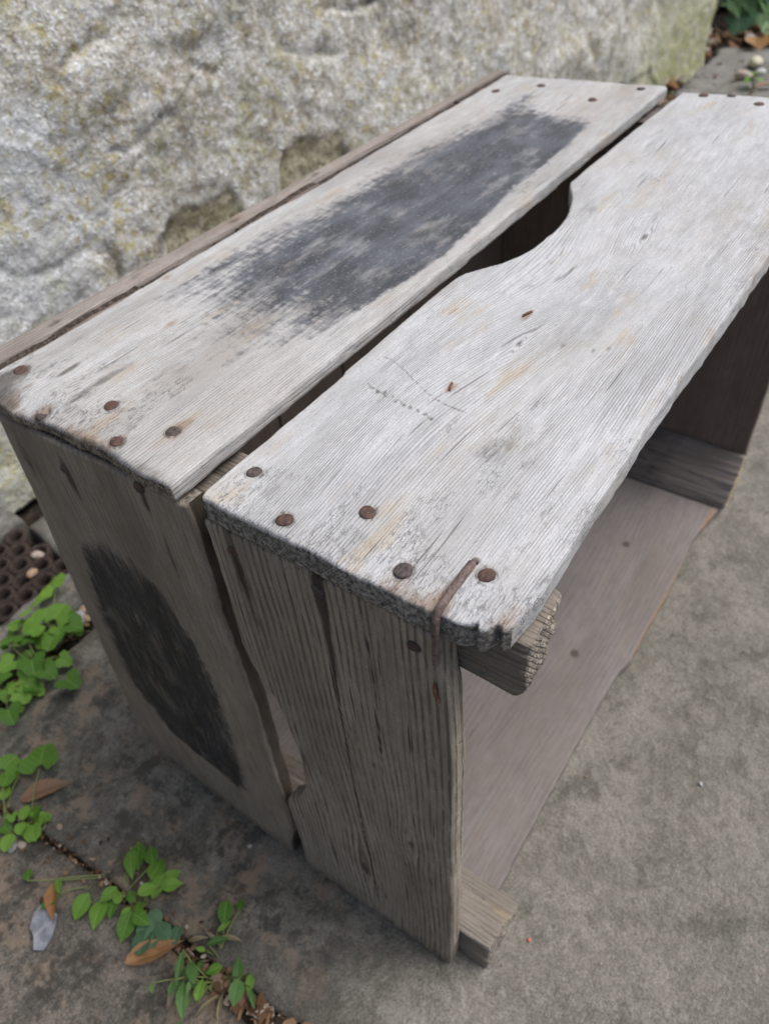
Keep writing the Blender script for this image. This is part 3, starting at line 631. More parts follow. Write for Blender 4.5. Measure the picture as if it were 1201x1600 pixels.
topA = board('side_board', crate, Frame((0, 0, .2995), X_, Y_, Z_), .46, loA, lerp_pts([(0, .2235), (.2, .2232), (.46, .2225)]), a0A, a1A, .0076, mat_pale, maskA, n=300, m=76, q=5, r=.0013, seed=2,
             taper=lambda a, b: -.0022 * sstep(.012, .0, a) * sstep(.13, .19, b))
topA['label'] = 'top board nearer the wall with a long worn patch of black paint'
# near end boards
nE = [(.278, .0112), (.2815, .0475), (.2795, .0845), (.289, .128), (.276, .176)]
def hiE(a):   # a = height above frame origin
    return np.interp(a, [-.014, 0, .060, .070, .074, .080, .088, .100, .112, .125, .140, .155, .170, .180, .190, .200, .208, .25, .289],
                        [.1035, .1030, .1025, .1018, .1000, .0945, .0895, .0850, .0828, .0815, .0810, .0820, .0845, .0870, .0915, .0955, .0968, .0962, .0955])
def maskE(A, B, Cc):
    warp = .006 * G2(A, B, .09, .045, .09, .03) + knotwarp(A, B, .125, .020, .016, .007, .004) + knotwarp(A, B, .055, .052, .03, .010, .004)
    rust = spots(A, B, [(a, b, .005, .0035, .45) for a, b in nE[:3]]) + spots(A, B, [(.262, .047, .014, .003, .35), (.268, .0275, .014, .0018, .45), (.095, .0005, .03, .0016, .9), (.05, .0005, .03, .0016, .5), (.060, .052, .008, .004, .4), (.20, .0035, .02, .002, .3)])
    dirt_shade = spots(A, B, [(.125, .020, .005, .002, .8), (.272, .0845, .016, .003, .9), (.245, .083, .02, .0035, .6), (.278, .047, .012, .0028, .9), (.05, .053, .012, .0035, .8), (.215, .030, .02, .0035, .35), (.270, .028, .012, .002, .5), (.180, .035, .004, .002, .6)])
    dirt_shade = dirt_shade + .55 * sstep(.012, -.014, A) + .35 * np.exp(-((A - .290) / .006) ** 2)
    c1 = .0478 - .0008 * np.sin(A * 30); dirt_shade = dirt_shade + 1.1 * np.exp(-((B - c1) / .0007) ** 2) * sstep(.0, .02, A) * sstep(.283, .27, A) + .8 * np.exp(-((B - c1 + .0005) / .0018) ** 2) * sstep(.20, .28, A)
    c2 = .0302 + .0006 * np.sin(A * 45); dirt_shade = dirt_shade + .8 * np.exp(-((B - c2) / .0005) ** 2) * sstep(.12, .2, A)
    return dict(warp=warp, rust=rust, dirt_shade=dirt_shade)
endB = board('end_board', crate, ENDF, .29, lambda a: np.interp(a + G, [G, 0, .03, .09, .15, .20, .23, .25, .26, .289], [.0012, .0008, .0, -.0012, -.0015, -.0020, -.0012, -.0008, .0008, .0018]), lambda a: hiE(a + G),
             jag([(-.01, G), (.11, G)], .0010, 120, 12), jag([(-.01, .2885), (.11, .2885)], .0002, 80, 13), .0098, mat_end, maskE, n=230, m=80, q=5, r=.0016, seed=3, wob=.0005)
endB['label'] = 'near end board of deep dark grain with a hand hole cut in its left edge'
def maskE2(A, B, Cc):
    z = A
    yc = .128 + (z - .11) * .62
    # black patch of the lower middle, densest at its core
    ctr = G2(z, B, .120, .176, .085, .034, rot=0.0); 
    poly_hi = np.interp(z, [.03, .045, .055, .094, .161, .19, .222, .24], [.150, .172, .204, .221, .214, .208, .198, .180])
    poly_lo = np.interp(z, [.03, .046, .09, .149, .189, .221, .237, .246], [.144, .136, .130, .128, .130, .138, .154, .175])
    paint = sstep(poly_lo - .006, poly_lo + .010, B) * sstep(poly_hi + .006, poly_hi - .012, B) * sstep(.022, .050, z) * sstep(.250, .215, z)
    rust = spots(A, B, [(a, b, .005, .0035, .5) for a, b in nE[3:]])
    dirt_shade = spots(A, B, [(.284, .128, .012, .002, .9), (.255, .124, .02, .0025, .7), (.272, .176, .014, .003, 1.0), (.268, .205, .016, .004, .7), (.085, .125, .012, .0015, .7), (.11, .129, .005, .003, .6), (.2, .115, .03, .003, .3)])
    dirt_shade = dirt_shade + .5 * sstep(.015, -.005, A) + .3 * np.exp(-((A - .292) / .005) ** 2) + 1.1 * sstep(-.0012, -.0035, Cc) * sstep(.125, .118, B)  # last term paints the slot's shade onto the board's inner side edge
    return dict(warp=.006 * G2(A, B, .15, .15, .1, .04), rust=rust, dirt_shade=dirt_shade, paint=paint * .92)
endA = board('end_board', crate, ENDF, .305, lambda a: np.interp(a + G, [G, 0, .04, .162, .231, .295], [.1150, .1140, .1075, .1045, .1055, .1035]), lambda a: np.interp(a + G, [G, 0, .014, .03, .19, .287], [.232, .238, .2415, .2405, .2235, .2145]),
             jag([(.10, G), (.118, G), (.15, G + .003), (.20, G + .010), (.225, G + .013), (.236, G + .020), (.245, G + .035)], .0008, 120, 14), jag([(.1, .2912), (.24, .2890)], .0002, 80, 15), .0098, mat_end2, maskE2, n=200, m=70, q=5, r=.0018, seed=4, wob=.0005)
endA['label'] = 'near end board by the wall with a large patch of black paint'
# far end boards (seen from inside), floor, rear planks
FARF = Frame((.463, 0, 0), (0, 0, 1), (0, 1, 0), (1, 0, 0))
for i, (y0, y1) in enumerate([(-.0125, .096), (.107, .223)]):
    board('end_board', crate, FARF, .30, lambda a, y0=y0: y0 + 0 * a, (lambda a, y1=y1: y1 + 0 * a) if i else (lambda a: hiE(a + G)), jag([(-.1, G), (.3, G)], .0006, 90, 21), jag([(-.1, .2885), (.3, .2885)], .0002, 90, 22), .0098, mat_in,
          (lambda A, B, Cc: dict(dirt_shade=spots(A, B, [(.11, .03, .06, .03, .25)]))) , n=50, m=26, q=3, seed=31 + i)
def maskF(A, B, Cc):
    return dict(paint=0, crk=0,warp=.01 * G2(A, B, .25, .03, .1, .03) + knotwarp(A, B, .343, .04, .02, .008, .003), dirt_shade=spots(A, B, [(.343, .0405, .0035, .0030, 1.5), (.222, .0300, .0032, .0028, 1.5), (.33, .050, .01, .005, .3), (.12, .08, .06, .02, .35), (.3, .085, .1, .015, .35), (.2, .03, .05, .01, .18), (.40, .03, .03, .02, .25)]),
                rust=.95 * np.exp(-((B + .0055) / .0016) ** 2) * sstep(.2, .26, A) + 1.0 * G2(A, B, .408, -.009, .012, .004))
FLF = Frame((0, 0, -.0045), X_, Y_, Z_)
loF = lerp_pts([(0, -.0022), (.05, -.0022), (.13, -.0018), (.195, -.0016), (.225, -.0025), (.2385, -.0062), (.245, -.0060), (.31, -.0062), (.38, -.0030), (.43, -.0105), (.46, -.011)])
fl = board('side_board', crate, FLF, .42, lambda a: loF(a + .044) + .0004 * fbm(a * 80, 0, 0, 3, 3), lambda a: .098 + 0 * a, lambda b: .0455 + 0 * b, lambda b: .462 + 0 * b, .0088, mat_floor, maskF, n=200, m=50, q=3, r=.0008, seed=6)
fl['label'] = 'mauve grey lower board lying on the ground inside the crate'
board('side_board', crate, FLF, .42, lambda a: .108 + 0 * a, lambda a: .221 + 0 * a, lambda b: .0455 + 0 * b, lambda b: .462 + 0 * b, .0088, mat_floor, None, n=60, m=20, q=2, r=.0008, seed=8)
edges_x = [.0105, .0945, .164, .231, .314, .388, .4630]
for i in range(6):
    xa, xb = edges_x[i] + .0009, edges_x[i + 1] - .0009
    fr = Frame((0, .2248, 0), (0, 0, 1), (1, 0, 0), (0, -1, 0))
    zt = .2972 + random.Random(i).uniform(-.0015, .0008)
    board('bottom_plank', crate, fr, .30, lambda a, xa=xa: xa + 0 * a, lambda a, xb=xb: xb + 0 * a, jag([(-.1, G + .001), (.6, G + .001)], .0004, 90, 3), jag([(-.1, zt), (.6, zt)], .0008, 120, 5 + i), .0062, mat_in, None, n=40, m=14, q=3, seed=41 + i, r=.0008)
# rail nailed outside the rear planks
rail = board('rear_rail', crate, Frame((0, 0, .2985), X_, Y_, Z_), .465, lambda a: np.interp(a, [0, .46], [.2312, .2312]) + 0 * a, lambda a: np.interp(a, [0, .1, .23, .46], [.2425, .2415, .2395, .2365]) + .0004 * fbm(a * 50, 0, 0, 3, 4), lambda b: -.002 + 0 * b, lambda b: .462 + 0 * b, .020, mat_rail,
             lambda A, B, Cc: dict(dirt_shade=spots(A, B, [(.05, .236, .006, .003, .8), (.10, .236, .006, .003, .7), (.17, .236, .006, .003, .8), (.24, .236, .006, .003, .8)]), rust=spots(A, B, [(.17, .236, .005, .003, .7), (.02, .24, .03, .006, .3)])), n=120, m=10, q=5, r=.0010, seed=12)

def post(prof, y0, y1, seed, mat=mat_post, xo=0.0, mir=False, nr=60, y0f=None, label=None):
    """corner post: cross-section prof [(x,z)...] swept along y with split, lumpy ends"""
    pts = []
    m = len(prof)
    for i in range(m):
        a, b = np.array(prof[i]), np.array(prof[(i + 1) % m]); k_ = max(2, int(np.hypot(*(b - a)) / .0009))
        for j in range(k_): pts.append(a + (b - a) * j / k_)
    pr = np.array(pts); cen = pr.mean(0); m = len(pr)
    ys = np.concatenate([[0, .0004, .001, .002], np.linspace(.003, y1 - y0, nr)]) 
    V = []; gcs = []; eg = []
    for i, yy in enumerate(ys):
        q_ = pr.copy()
        sh = 1 - .07 * math.exp(-yy / .0008)
        q_ = cen + (q_ - cen) * sh
        nrm = (q_ - cen) / np.maximum(1e-6, np.hypot(*(q_ - cen).T))[:, None]
        dz = .0007 * fbm(q_[:, 0] * 160, q_[:, 1] * 160, yy * 22, 4, seed) + .0008 * fbm(q_[:, 0] * 420, q_[:, 1] * 420, yy * 30, 2, seed + 3)
        q_ = q_ + nrm * dz[:, None]
        yo = (y0f(q_) if y0f else 0) * math.exp(-yy / .006)
        en = .0006 * fbm(q_[:, 0] * 220, q_[:, 1] * 220, 0, 4, seed + 5) * math.exp(-yy / .002)
        Yv = y0 + yy + yo + en
        V.append(np.stack([q_[:, 0], Yv + 0 * q_[:, 0], q_[:, 1]], 1)); eg += [1.0 if yy < .0005 else 0.0] * m
    nring = len(ys)
    # end cap: shrinking rings so the end grain has relief
    caps = []
    for sc2 in (.8, .55, .3, .05):
        q_ = cen + (pr - cen) * sc2 * .93
        en = .0006 * fbm(q_[:, 0] * 220, q_[:, 1] * 220, 0, 4, seed + 5) + .0003 * fbm(q_[:, 0] * 700, q_[:, 1] * 700, 0, 2, seed + 6)
        caps.append(np.stack([q_[:, 0], y0 + (y0f(q_) if y0f else 0) + en, q_[:, 1]], 1))
    V = caps[::-1] + V; eg = [1.0] * (4 * m) + eg
    V = np.concatenate(V); nring += 4
    F = []
    for i in range(nring - 1):
        a = i * m + np.arange(m); b = a + m
        F.append(np.stack([a, np.roll(a, -1), np.roll(b, -1), b], 1))
    F = np.concatenate(F)
    if mir: V[:, 0] = .4535 + .0098 - V[:, 0]; F = F[:, ::-1]
    gcv = np.stack([V[:, 1], V[:, 0], V[:, 2]], 1) + np.array([seed * .37, seed * .11, 0])
    fl_ = F[:, ::-1]
    rn = sstep(.004, .0, V[:, 1] - y0) * .45; inner_shade = .62 * sstep(.02, .05, V[:, 1])  # posts darken inward: shade inside the crate painted into their colour
    o = mesh('corner_post', V, fl_, mat, crate, True, {'gc': gcv, 'endg': np.array(eg) * .65, 'rust': rn, 'dirt_shade': inner_shade, 'paint': 0 * rn, 'warp': 0 * rn})
    if label: o['label'] = label
    return o
topprof = [(.0100, .2890), (.0100, .2625), (.0115, .2605), (.0195, .2655), (.0240, .2715), (.0310, .2800), (.0335, .2890)]
botprof = [(.0100, G + .0005), (.0470, G + .0005), (.0470, -.0025), (.0385, .0000), (.0370, .0030), (.0160, .0185), (.0100, .0190)]
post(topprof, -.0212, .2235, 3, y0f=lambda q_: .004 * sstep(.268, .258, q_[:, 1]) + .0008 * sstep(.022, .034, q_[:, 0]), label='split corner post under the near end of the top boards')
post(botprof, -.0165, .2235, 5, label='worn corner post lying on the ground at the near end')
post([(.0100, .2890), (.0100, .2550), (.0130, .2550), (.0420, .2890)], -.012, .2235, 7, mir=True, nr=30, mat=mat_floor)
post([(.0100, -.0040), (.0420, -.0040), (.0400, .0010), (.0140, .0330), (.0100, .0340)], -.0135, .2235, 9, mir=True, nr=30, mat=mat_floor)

for i, (a, b) in enumerate(nB): nail(topB, (a, b, .3002), 'z', .00265, (random.Random(i).uniform(-.12, .12), random.Random(i + 9).uniform(-.12, .12)), i)
for i, (a, b) in enumerate(nA): nail(topA, (a, b, .2997 - (.0018 if (a < .01 and b > .17) else 0)), 'z', .0027, (random.Random(i + 20).uniform(-.14, .14), random.Random(i + 39).uniform(-.14, .14)), i + 20)
for i, (z, y) in enumerate(nE): nail(endB if i < 3 else endA, (-.0003, y, z), 'x', .0024, (random.Random(i + 50).uniform(-.3, .3), random.Random(i + 59).uniform(-.2, .2)), i + 50)
wire = tube('staple', [(.0214, .0030, .2985), (.0212, .0030, .3002), (.0200, .0030, .3009), (.0150, .0029, .3010), (.0080, .0027, .3011), (.0022, .0024, .3010), (.0004, .0023, .3006), (-.0008, .0022, .2994), (-.0014, .0022, .2970), (-.0017, .0022, .2900), (-.0014, .0026, .2800), (-.0012, .0028, .2772)],
            [.0010, .0013, .00132, .0013, .00128, .00132, .00135, .0013, .00125, .0012, .00115, .0010], mat_wire, topB, n=12)
wire['label'] = 'thick rusty wire bent over the corner of the board'
tube('staple', [(-.0004, .0037, .2650), (-.0008, .0040, .2630), (-.0009, .0036, .2600), (-.0006, .0030, .2570), (.0002, .0024, .2545)], [.0004, .0006, .00065, .0006, .0004], mat_staple, endB, n=8)
for p, q_ in (((.1505, .0545), (.1560, .0525)), ((.0905, .0533), (.0955, .0552))):
    tube('staple', [(p[0], p[1], .2996), (p[0] * .9 + q_[0] * .1, p[1] * .9 + q_[1] * .1, .3006), ((p[0] + q_[0]) / 2, (p[1] + q_[1]) / 2, .3008), (p[0] * .1 + q_[0] * .9, p[1] * .1 + q_[1] * .9, .3006), (q_[0], q_[1], .2996)], .00052, mat_staple, topB, n=8)

# ------------------------------------------------------------------ joints filled with soil
def soil_strip(pts, w0, z, name, seed=0, n=60, label=None):
    P = np.array(pts, float); d = np.concatenate([[0], np.cumsum(np.hypot(*np.diff(P, axis=0).T))]); d /= d[-1]
    u = np.linspace(0, 1, n * 3); c_ = np.stack([np.interp(u, d, P[:, 0]), np.interp(u, d, P[:, 1])], 1)
    t = np.gradient(c_, axis=0); t /= np.hypot(*t.T)[:, None]; nn = np.stack([-t[:, 1], t[:, 0]], 1)
    v = np.linspace(-1, 1, 9); X = c_[:, None, 0] + nn[:, None, 0] * v * w0; Y = c_[:, None, 1] + nn[:, None, 1] * v * w0
    Z = gz(X, Y) + z + .0022 * fbm(X * 150, Y * 150, 0, 4, seed)
    Pn = np.stack([X, Y, Z], -1).reshape(-1, 3); ix = np.arange(len(Pn)).reshape(len(u), 9)
    F = np.stack([ix[:-1, :-1].ravel(), ix[:-1, 1:].ravel(), ix[1:, 1:].ravel(), ix[1:, :-1].ravel()], 1)
    F = F if np.cross(Pn[ix[0, 1]] - Pn[ix[0, 0]], Pn[ix[1, 1]] - Pn[ix[0, 0]])[2] > 0 else F[:, ::-1]
    o = mesh(name, Pn, F, mat_soil, None); tag(o, label, kind='structure'); return o
soil_strip([(-.05, -.3), (-.073, .05), (-.077, .07), (-.077, .15), (-.0785, .224), (-.0865, .30), (-.0905, .37)], .013, -.0075, 'joint_soil', 1, label='dark soil in the joint between two paving slabs')
soil_strip([(-.25, .370), (-.04, .372), (.03, .379), (.06, .380), (.09, .379), (.3, .377)], .016, -.0065, 'joint_soil', 2, label='dark soil in the joint beside the kerb stones')
soil_strip([(1.25, .47), (1.45, .44), (1.6, .455), (1.75, .455), (1.88, .46), (2.1, .47)], .05, -.006, 'joint_soil', 3, label='soil and dead leaves along the foot of the wall')
soil_strip([(1.90, .46), (1.90, .36), (1.93, .2), (1.93, -.2)], .06, -.012, 'joint_soil', 4, label='soil between the far paving slabs')

# ------------------------------------------------------------------ iron drain grate of linked rings
k = NT('dark_rusty_cast_iron'); v = k.attr('gc', True)
mat_iron = k.fin(k.mix(k.ss(k.noise(v, 260, 4, .7), .35, .68), (.022, .017, .015), (.060, .040, .032)), .8, k.bump(k.noise(v, 500, 3, .6), .7, .002 * S), .3)
grate = empty('drain_grate', (.0, .475, -.014)); tag(grate, 'rusty iron drain grate of round rings sunk between the kerb stones left of the crate', 'drain grate')
def ring_mesh(r_in, r_out, h, n=14):
    vs = []; fs = []
    for (r_, z_) in ((r_in, 0), (r_in, h * .9), ((r_in + r_out) / 2, h), (r_out, h * .9), (r_out, 0)):
        for q in range(n): vs.append((r_ * math.cos(2 * math.pi * q / n), r_ * math.sin(2 * math.pi * q / n), z_))
    for l in range(4):
        for q in range(n): fs.append((l * n + q, l * n + (q + 1) % n, (l + 1) * n + (q + 1) % n, (l + 1) * n + q))
    return vs, [f[::-1] for f in fs]
vs, fs = ring_mesh(.0062, .0104, .014)
proto = None; k_ = 0
for i in range(-12, 6):
    for j in range(5):
        x, y = .061 + i * .0196 + (j % 2) * .0098, .4425 + j * .0168
        if x > .083 or x < -.14: continue
        if proto is None:
            proto = mesh('ring', [(a + x, b + y, c - .026) for a, b, c in vs], fs, mat_iron, grate); px_, py_ = x, y
        else:
            o = proto.copy(); C.objects.link(o); o.parent = grate; o.location = Vector((x - px_, y - py_, (.0008 * math.sin(i * 3.1 + j)))) * S

# ------------------------------------------------------------------ plants
def leaf_mat(name, a, b, vein, tr=.35):
    k = NT(name); l = k.attr('lf', True); lx, ly, lz = k.sep(l)
    oi = k.t.nodes.new('ShaderNodeObjectInfo'); rd = oi.outputs['Random']
    n = k.noise(k.attr('gc', True), 420, 3, .6)
    col = k.mix(k.ss(k.math('ADD', k.math('MULTIPLY', rd, .85), k.math('MULTIPLY', n, .3)), .15, 1.0), a, b)
    mid = k.ss(k.math('ABSOLUTE', ly), .05, .0)
    side = k.ss(k.math('SINE', k.math('ADD', k.math('MULTIPLY', lx, 30.0), k.math('MULTIPLY', k.math('ABSOLUTE', ly), -26.0))), .75, 1.0)
    vn = k.math('MAXIMUM', mid, k.math('MULTIPLY', side, .4))
    col = k.mix(k.math('MULTIPLY', vn, .45), col, vein)
    k.fin(col, .55, k.bump(k.math('SUBTRACT', n, vn), .35, .0015 * S), .35)
    tn = k.t.nodes.new('ShaderNodeBsdfTranslucent'); k.lk(col, tn.inputs[0]); ms = k.t.nodes.new('ShaderNodeMixShader'); ms.inputs[0].default_value = tr
    k.lk(k.b.outputs[0], ms.inputs[1]); k.lk(tn.outputs[0], ms.inputs[2]); k.lk(ms.outputs[0], k.out.inputs[0])
    return k.m
mat_leaf = leaf_mat('fresh_green_leaf', (.080, .200, .022), (.205, .39, .055), (.30, .46, .12))
mat_leaf2 = leaf_mat('blue_green_leaf', (.065, .145, .070), (.12, .22, .12), (.18, .27, .17), .25)
mat_leaf3 = leaf_mat('dark_green_blade', (.06, .15, .030), (.13, .25, .07), (.17, .26, .11), .25)
mat_ivy = leaf_mat('ivy_leaf', (.09, .19, .05), (.25, .38, .22), (.3, .4, .25), .25)
mat_stem = leaf_mat('pale_green_stem', (.20, .26, .06), (.26, .30, .10), (.2, .2, .1), .1)
mat_dead = leaf_mat('orange_brown_dead_leaf', (.34, .17, .07), (.46, .27, .13), (.20, .10, .05), .15)
mat_dead2 = leaf_mat('dull_brown_dead_leaf', (.19, .10, .055), (.25, .15, .09), (.10, .06, .04), .1)
mat_straw = leaf_mat('dry_straw_blade', (.30, .25, .15), (.38, .32, .2), (.2, .16, .1), .2)

def outline(kind):
    if kind == 'tri':      # three rounded lobes with shallow teeth
        o = []
        for q in range(40):
            an = -math.pi + 2 * math.pi * q / 40
            r_ = .40 + .20 * abs(math.cos(1.5 * an)) ** .8 * (1.0 if abs(an) < 2.3 else .55)
            if abs(an) > 2.75: r_ = .18
            r_ *= 1 + .045 * math.cos(13 * an)
            o.append((.32 + r_ * math.cos(an), r_ * math.sin(an) * 1.08))
        return o
    if kind == 'ov':
        return [(0, 0), (.08, -.13), (.2, -.25), (.34, -.31), (.48, -.31), (.62, -.27), (.74, -.20), (.86, -.11), (1, 0), (.86, .11), (.74, .20), (.62, .27), (.48, .31), (.34, .31), (.2, .25), (.08, .13)]
    if kind == 'round':
        return [(.5 + .5 * math.cos(a), .42 * math.sin(a) * (1 - .12 * math.cos(a))) for a in [-math.pi + 2 * math.pi * q / 22 for q in range(22)]]
    if kind == 'blade':
        return [(0, -.02), (.15, -.10), (.35, -.16), (.55, -.15), (.75, -.10), (.9, -.045), (1, 0), (.9, .045), (.75, .10), (.55, .15), (.35, .16), (.15, .10), (0, .02)]
    if kind == 'ivy':
        return [(0, -.05), (-.08, -.22), (-.02, -.42), (.18, -.38), (.34, -.48), (.42, -.26), (.60, -.24), (1, 0), (.60, .24), (.42, .26), (.34, .48), (.18, .38), (-.02, .42), (-.08, .22), (0, .05)]
def leaf(parent, pos, size, kind, yaw, pitch, roll, mat, rn, name='leaf', wide=1.0, curl=.12, droop=.18):
    o_ = outline(kind); cx = sum(p[0] for p in o_) / len(o_)
    V = []; lf = []
    rings = (1.0, .66, .33)
    jit = [1 + rn.uniform(-.035, .035) for _ in o_]
    for s_ in rings:
        for (p, q), jt in zip(o_, jit):
            V.append((cx + (p - cx) * s_ * (jt if s_ == 1 else 1), q * s_ * wide * (jt if s_ == 1 else 1)))
    V.append((cx, 0)); n = len(o_); F = []
    for l in range(2):
        for q in range(n): F.append((l * n + q, l * n + (q + 1) % n, (l + 1) * n + (q + 1) % n, (l + 1) * n + q))
    for q in range(n): F.append((2 * n + q, 2 * n + (q + 1) % n, 3 * n))
    ph = rn.uniform(0, 6)
    P3 = [((x - cx) * size, y * size, size * (curl * abs(y) * 1.6 - droop * (x - cx) ** 2 * 1.6 + .03 * math.sin(9 * x + ph) * abs(y) * 2)) for x, y in V]
    R = Matrix.Rotation(yaw, 4, 'Z') @ Matrix.Rotation(pitch, 4, 'Y') @ Matrix.Rotation(roll, 4, 'X')
    W_ = [tuple(R @ Vector(p) + Vector(pos)) for p in P3]
    base = R @ Vector(((0 - cx) * size, 0, 0)) + Vector(pos)
    o = mesh(name, W_, F, mat, parent, True, {'lf': np.array([(x, y, 0) for x, y in V])})
    return o, base
def petiole(parent, a, b, rad, rn, mat=None):
    a, b = Vector(a), Vector(b); m_ = (a + b) / 2 + Vector((rn.uniform(-.1, .1), rn.uniform(-.1, .1), .18)) * (b - a).length
    pts = [a * (1 - t) ** 2 + m_ * 2 * t * (1 - t) + b * t * t for t in (0, .25, .5, .75, 1)]
    return tube('stem', [tuple(p) for p in pts], [rad * 1.2, rad, rad, rad * .9, rad * .7], mat or mat_stem, parent, n=5)
def plant(name, label, cat, bases, leaves, kinds, mat, seed, grow=1.0, rad=.0005, extra=0, tiltr=.35, grp=None, vert=False):
    rn = random.Random(seed); b0 = bases[0]; z0 = float(gz(*b0))
    pl = empty(name, (b0[0], b0[1], z0)); tag(pl, label, cat, grp)
    L_ = list(leaves)
    for q in range(extra):
        s_ = rn.choice(leaves); L_.append((s_[0] + rn.uniform(-.012, .012), s_[1] + rn.uniform(-.012, .012), s_[2] - .005, s_[3] * rn.uniform(.5, .8), s_[4], s_[5]))
    for (x, y, z, sz, asp, vt) in L_:
        z = max(z, float(gz(x, y)) + .004)
        bs = min(bases, key=lambda b: (b[0] - x) ** 2 + (b[1] - y) ** 2)
        # image vertical on the ground runs along (-.64,-.49); horizontal along (.57,-.82)
        if vt: yaw = math.atan2(-.49, -.64) + rn.uniform(-.4, .4) + (math.pi if rn.random() < .35 else 0)
        else: yaw = math.atan2(y - bs[1], x - bs[0]) + rn.uniform(-.6, .6)
        kd = rn.choice(kinds); wide = 1.0
        if kd in ('ov', 'blade') and asp < .5: wide = max(.7, asp / (.62 if kd == 'ov' else .32))
        lf_, base = leaf(pl, (x, y, z), sz * grow, kd, yaw, rn.uniform(-.1, tiltr), rn.uniform(-.3, .3), mat if not isinstance(mat, list) else rn.choice(mat), rn, wide=wide)
        petiole(pl, (bs[0] + rn.uniform(-.004, .004), bs[1] + rn.uniform(-.004, .004), float(gz(*bs)) - .004), base, rad, rn)
    return pl
P1 = [(0.055, 0.415, 0.0013, 0.0237, 0.67, 0), (0.0304, 0.4076, 0.0056, 0.0194, 0.74, 0), (0.0379, 0.3855, 0.0032, 0.0228, 0.62, 0), (0.0366, 0.3624, 0.0065, 0.0149, 0.93, 0), (0.0202, 0.3885, 0.0068, 0.0209, 0.71, 0), (0.0204, 0.3727, -0.0011, 0.0179, 0.94, 0), (0.0143, 0.4105, -0.0018, 0.0132, 1.0, 0), (0.0005, 0.3896, 0.0097, 0.0146, 1.0, 0), (0.0093, 0.3867, 0.0016, 0.0129, 1.0, 0), (-0.0121, 0.3801, 0.0013, 0.0164, 0.82, 0), (-0.005, 0.3549, 0.0119, 0.0188, 0.8, 0), (-0.0163, 0.3542, 0.0046, 0.0206, 0.86, 0), (-0.0029, 0.3408, 0.0097, 0.014, 0.87, 0), (0.0115, 0.3434, 0.0047, 0.0124, 0.92, 0), (0.0014, 0.3229, 0.0069, 0.0167, 0.94, 0), (-0.029, 0.3613, 0.0001, 0.014, 0.87, 0), (-0.0254, 0.3426, 0.0069, 0.0128, 0.86, 0), (-0.0402, 0.335, 0.0102, 0.0161, 0.89, 0), (-0.0237, 0.3691, 0.0053, 0.0132, 0.93, 0)]
P2 = [(-0.0644, 0.3077, 0.0039, 0.0155, 0.83, 0), (-0.07, 0.3003, 0.0031, 0.0153, 0.61, 0), (-0.077, 0.2951, -0.0037, 0.011, 0.92, 1), (-0.0487, 0.2916, 0.0041, 0.0241, 0.43, 0), (-0.0785, 0.2708, 0.0022, 0.0131, 0.94, 0), (-0.0744, 0.2596, -0.001, 0.0131, 0.88, 0), (-0.0823, 0.2583, -0.0041, 0.0155, 0.74, 0), (-0.0868, 0.2622, 0.0053, 0.0088, 0.91, 0), (-0.092, 0.2738, 0.0009, 0.0089, 1.0, 0), (-0.0968, 0.2626, 0.0037, 0.0119, 0.93, 1), (-0.0851, 0.273, 0.0054, 0.0065, 0.88, 1)]
P3 = [(-0.1017, 0.2374, -0.0008, 0.0078, 0.7, 1), (-0.0958, 0.2157, 0.0009, 0.0077, 0.9, 1), (-0.1042, 0.2141, -0.0035, 0.0107, 0.93, 0), (-0.0956, 0.1951, -0.0001, 0.0135, 0.83, 0), (-0.0922, 0.1852, -0.0031, 0.0143, 0.74, 1), (-0.082, 0.186, 0.0011, 0.0098, 0.92, 0), (-0.0802, 0.1803, 0.0006, 0.0075, 0.9, 1), (-0.0857, 0.1811, -0.006, 0.0098, 0.85, 0), (-0.0879, 0.1671, -0.0057, 0.0141, 0.53, 1), (-0.0777, 0.1671, -0.005, 0.0098, 0.62, 0), (-0.0807, 0.1595, 0.0013, 0.0111, 0.6, 0), (-0.075, 0.176, -0.0031, 0.0076, 0.9, 0), (-0.0615, 0.1903, -0.0015, 0.0164, 0.43, 1), (-0.0559, 0.1908, -0.0043, 0.015, 0.47, 1), (-0.0514, 0.1834, -0.0025, 0.011, 0.79, 1), (-0.0552, 0.1752, -0.0036, 0.0132, 0.88, 0), (-0.0539, 0.1644, -0.0039, 0.0108, 0.64, 0), (-0.0571, 0.1598, -0.0019, 0.0107, 0.86, 0), (-0.0618, 0.1664, -0.0019, 0.013, 0.88, 1), (-0.0675, 0.1687, 0.0008, 0.0098, 0.92, 0)]
P4 = [(-0.0825, 0.1557, -0.0032, 0.0089, 0.75, 0), (-0.0828, 0.1477, -0.0015, 0.0102, 0.79, 0), (-0.0879, 0.1509, -0.002, 0.0124, 0.35, 1), (-0.0781, 0.1446, -0.0011, 0.0095, 0.77, 0), (-0.0748, 0.1378, -0.0033, 0.0081, 0.91, 1), (-0.0748, 0.1573, -0.0069, 0.0083, 0.82, 0)]
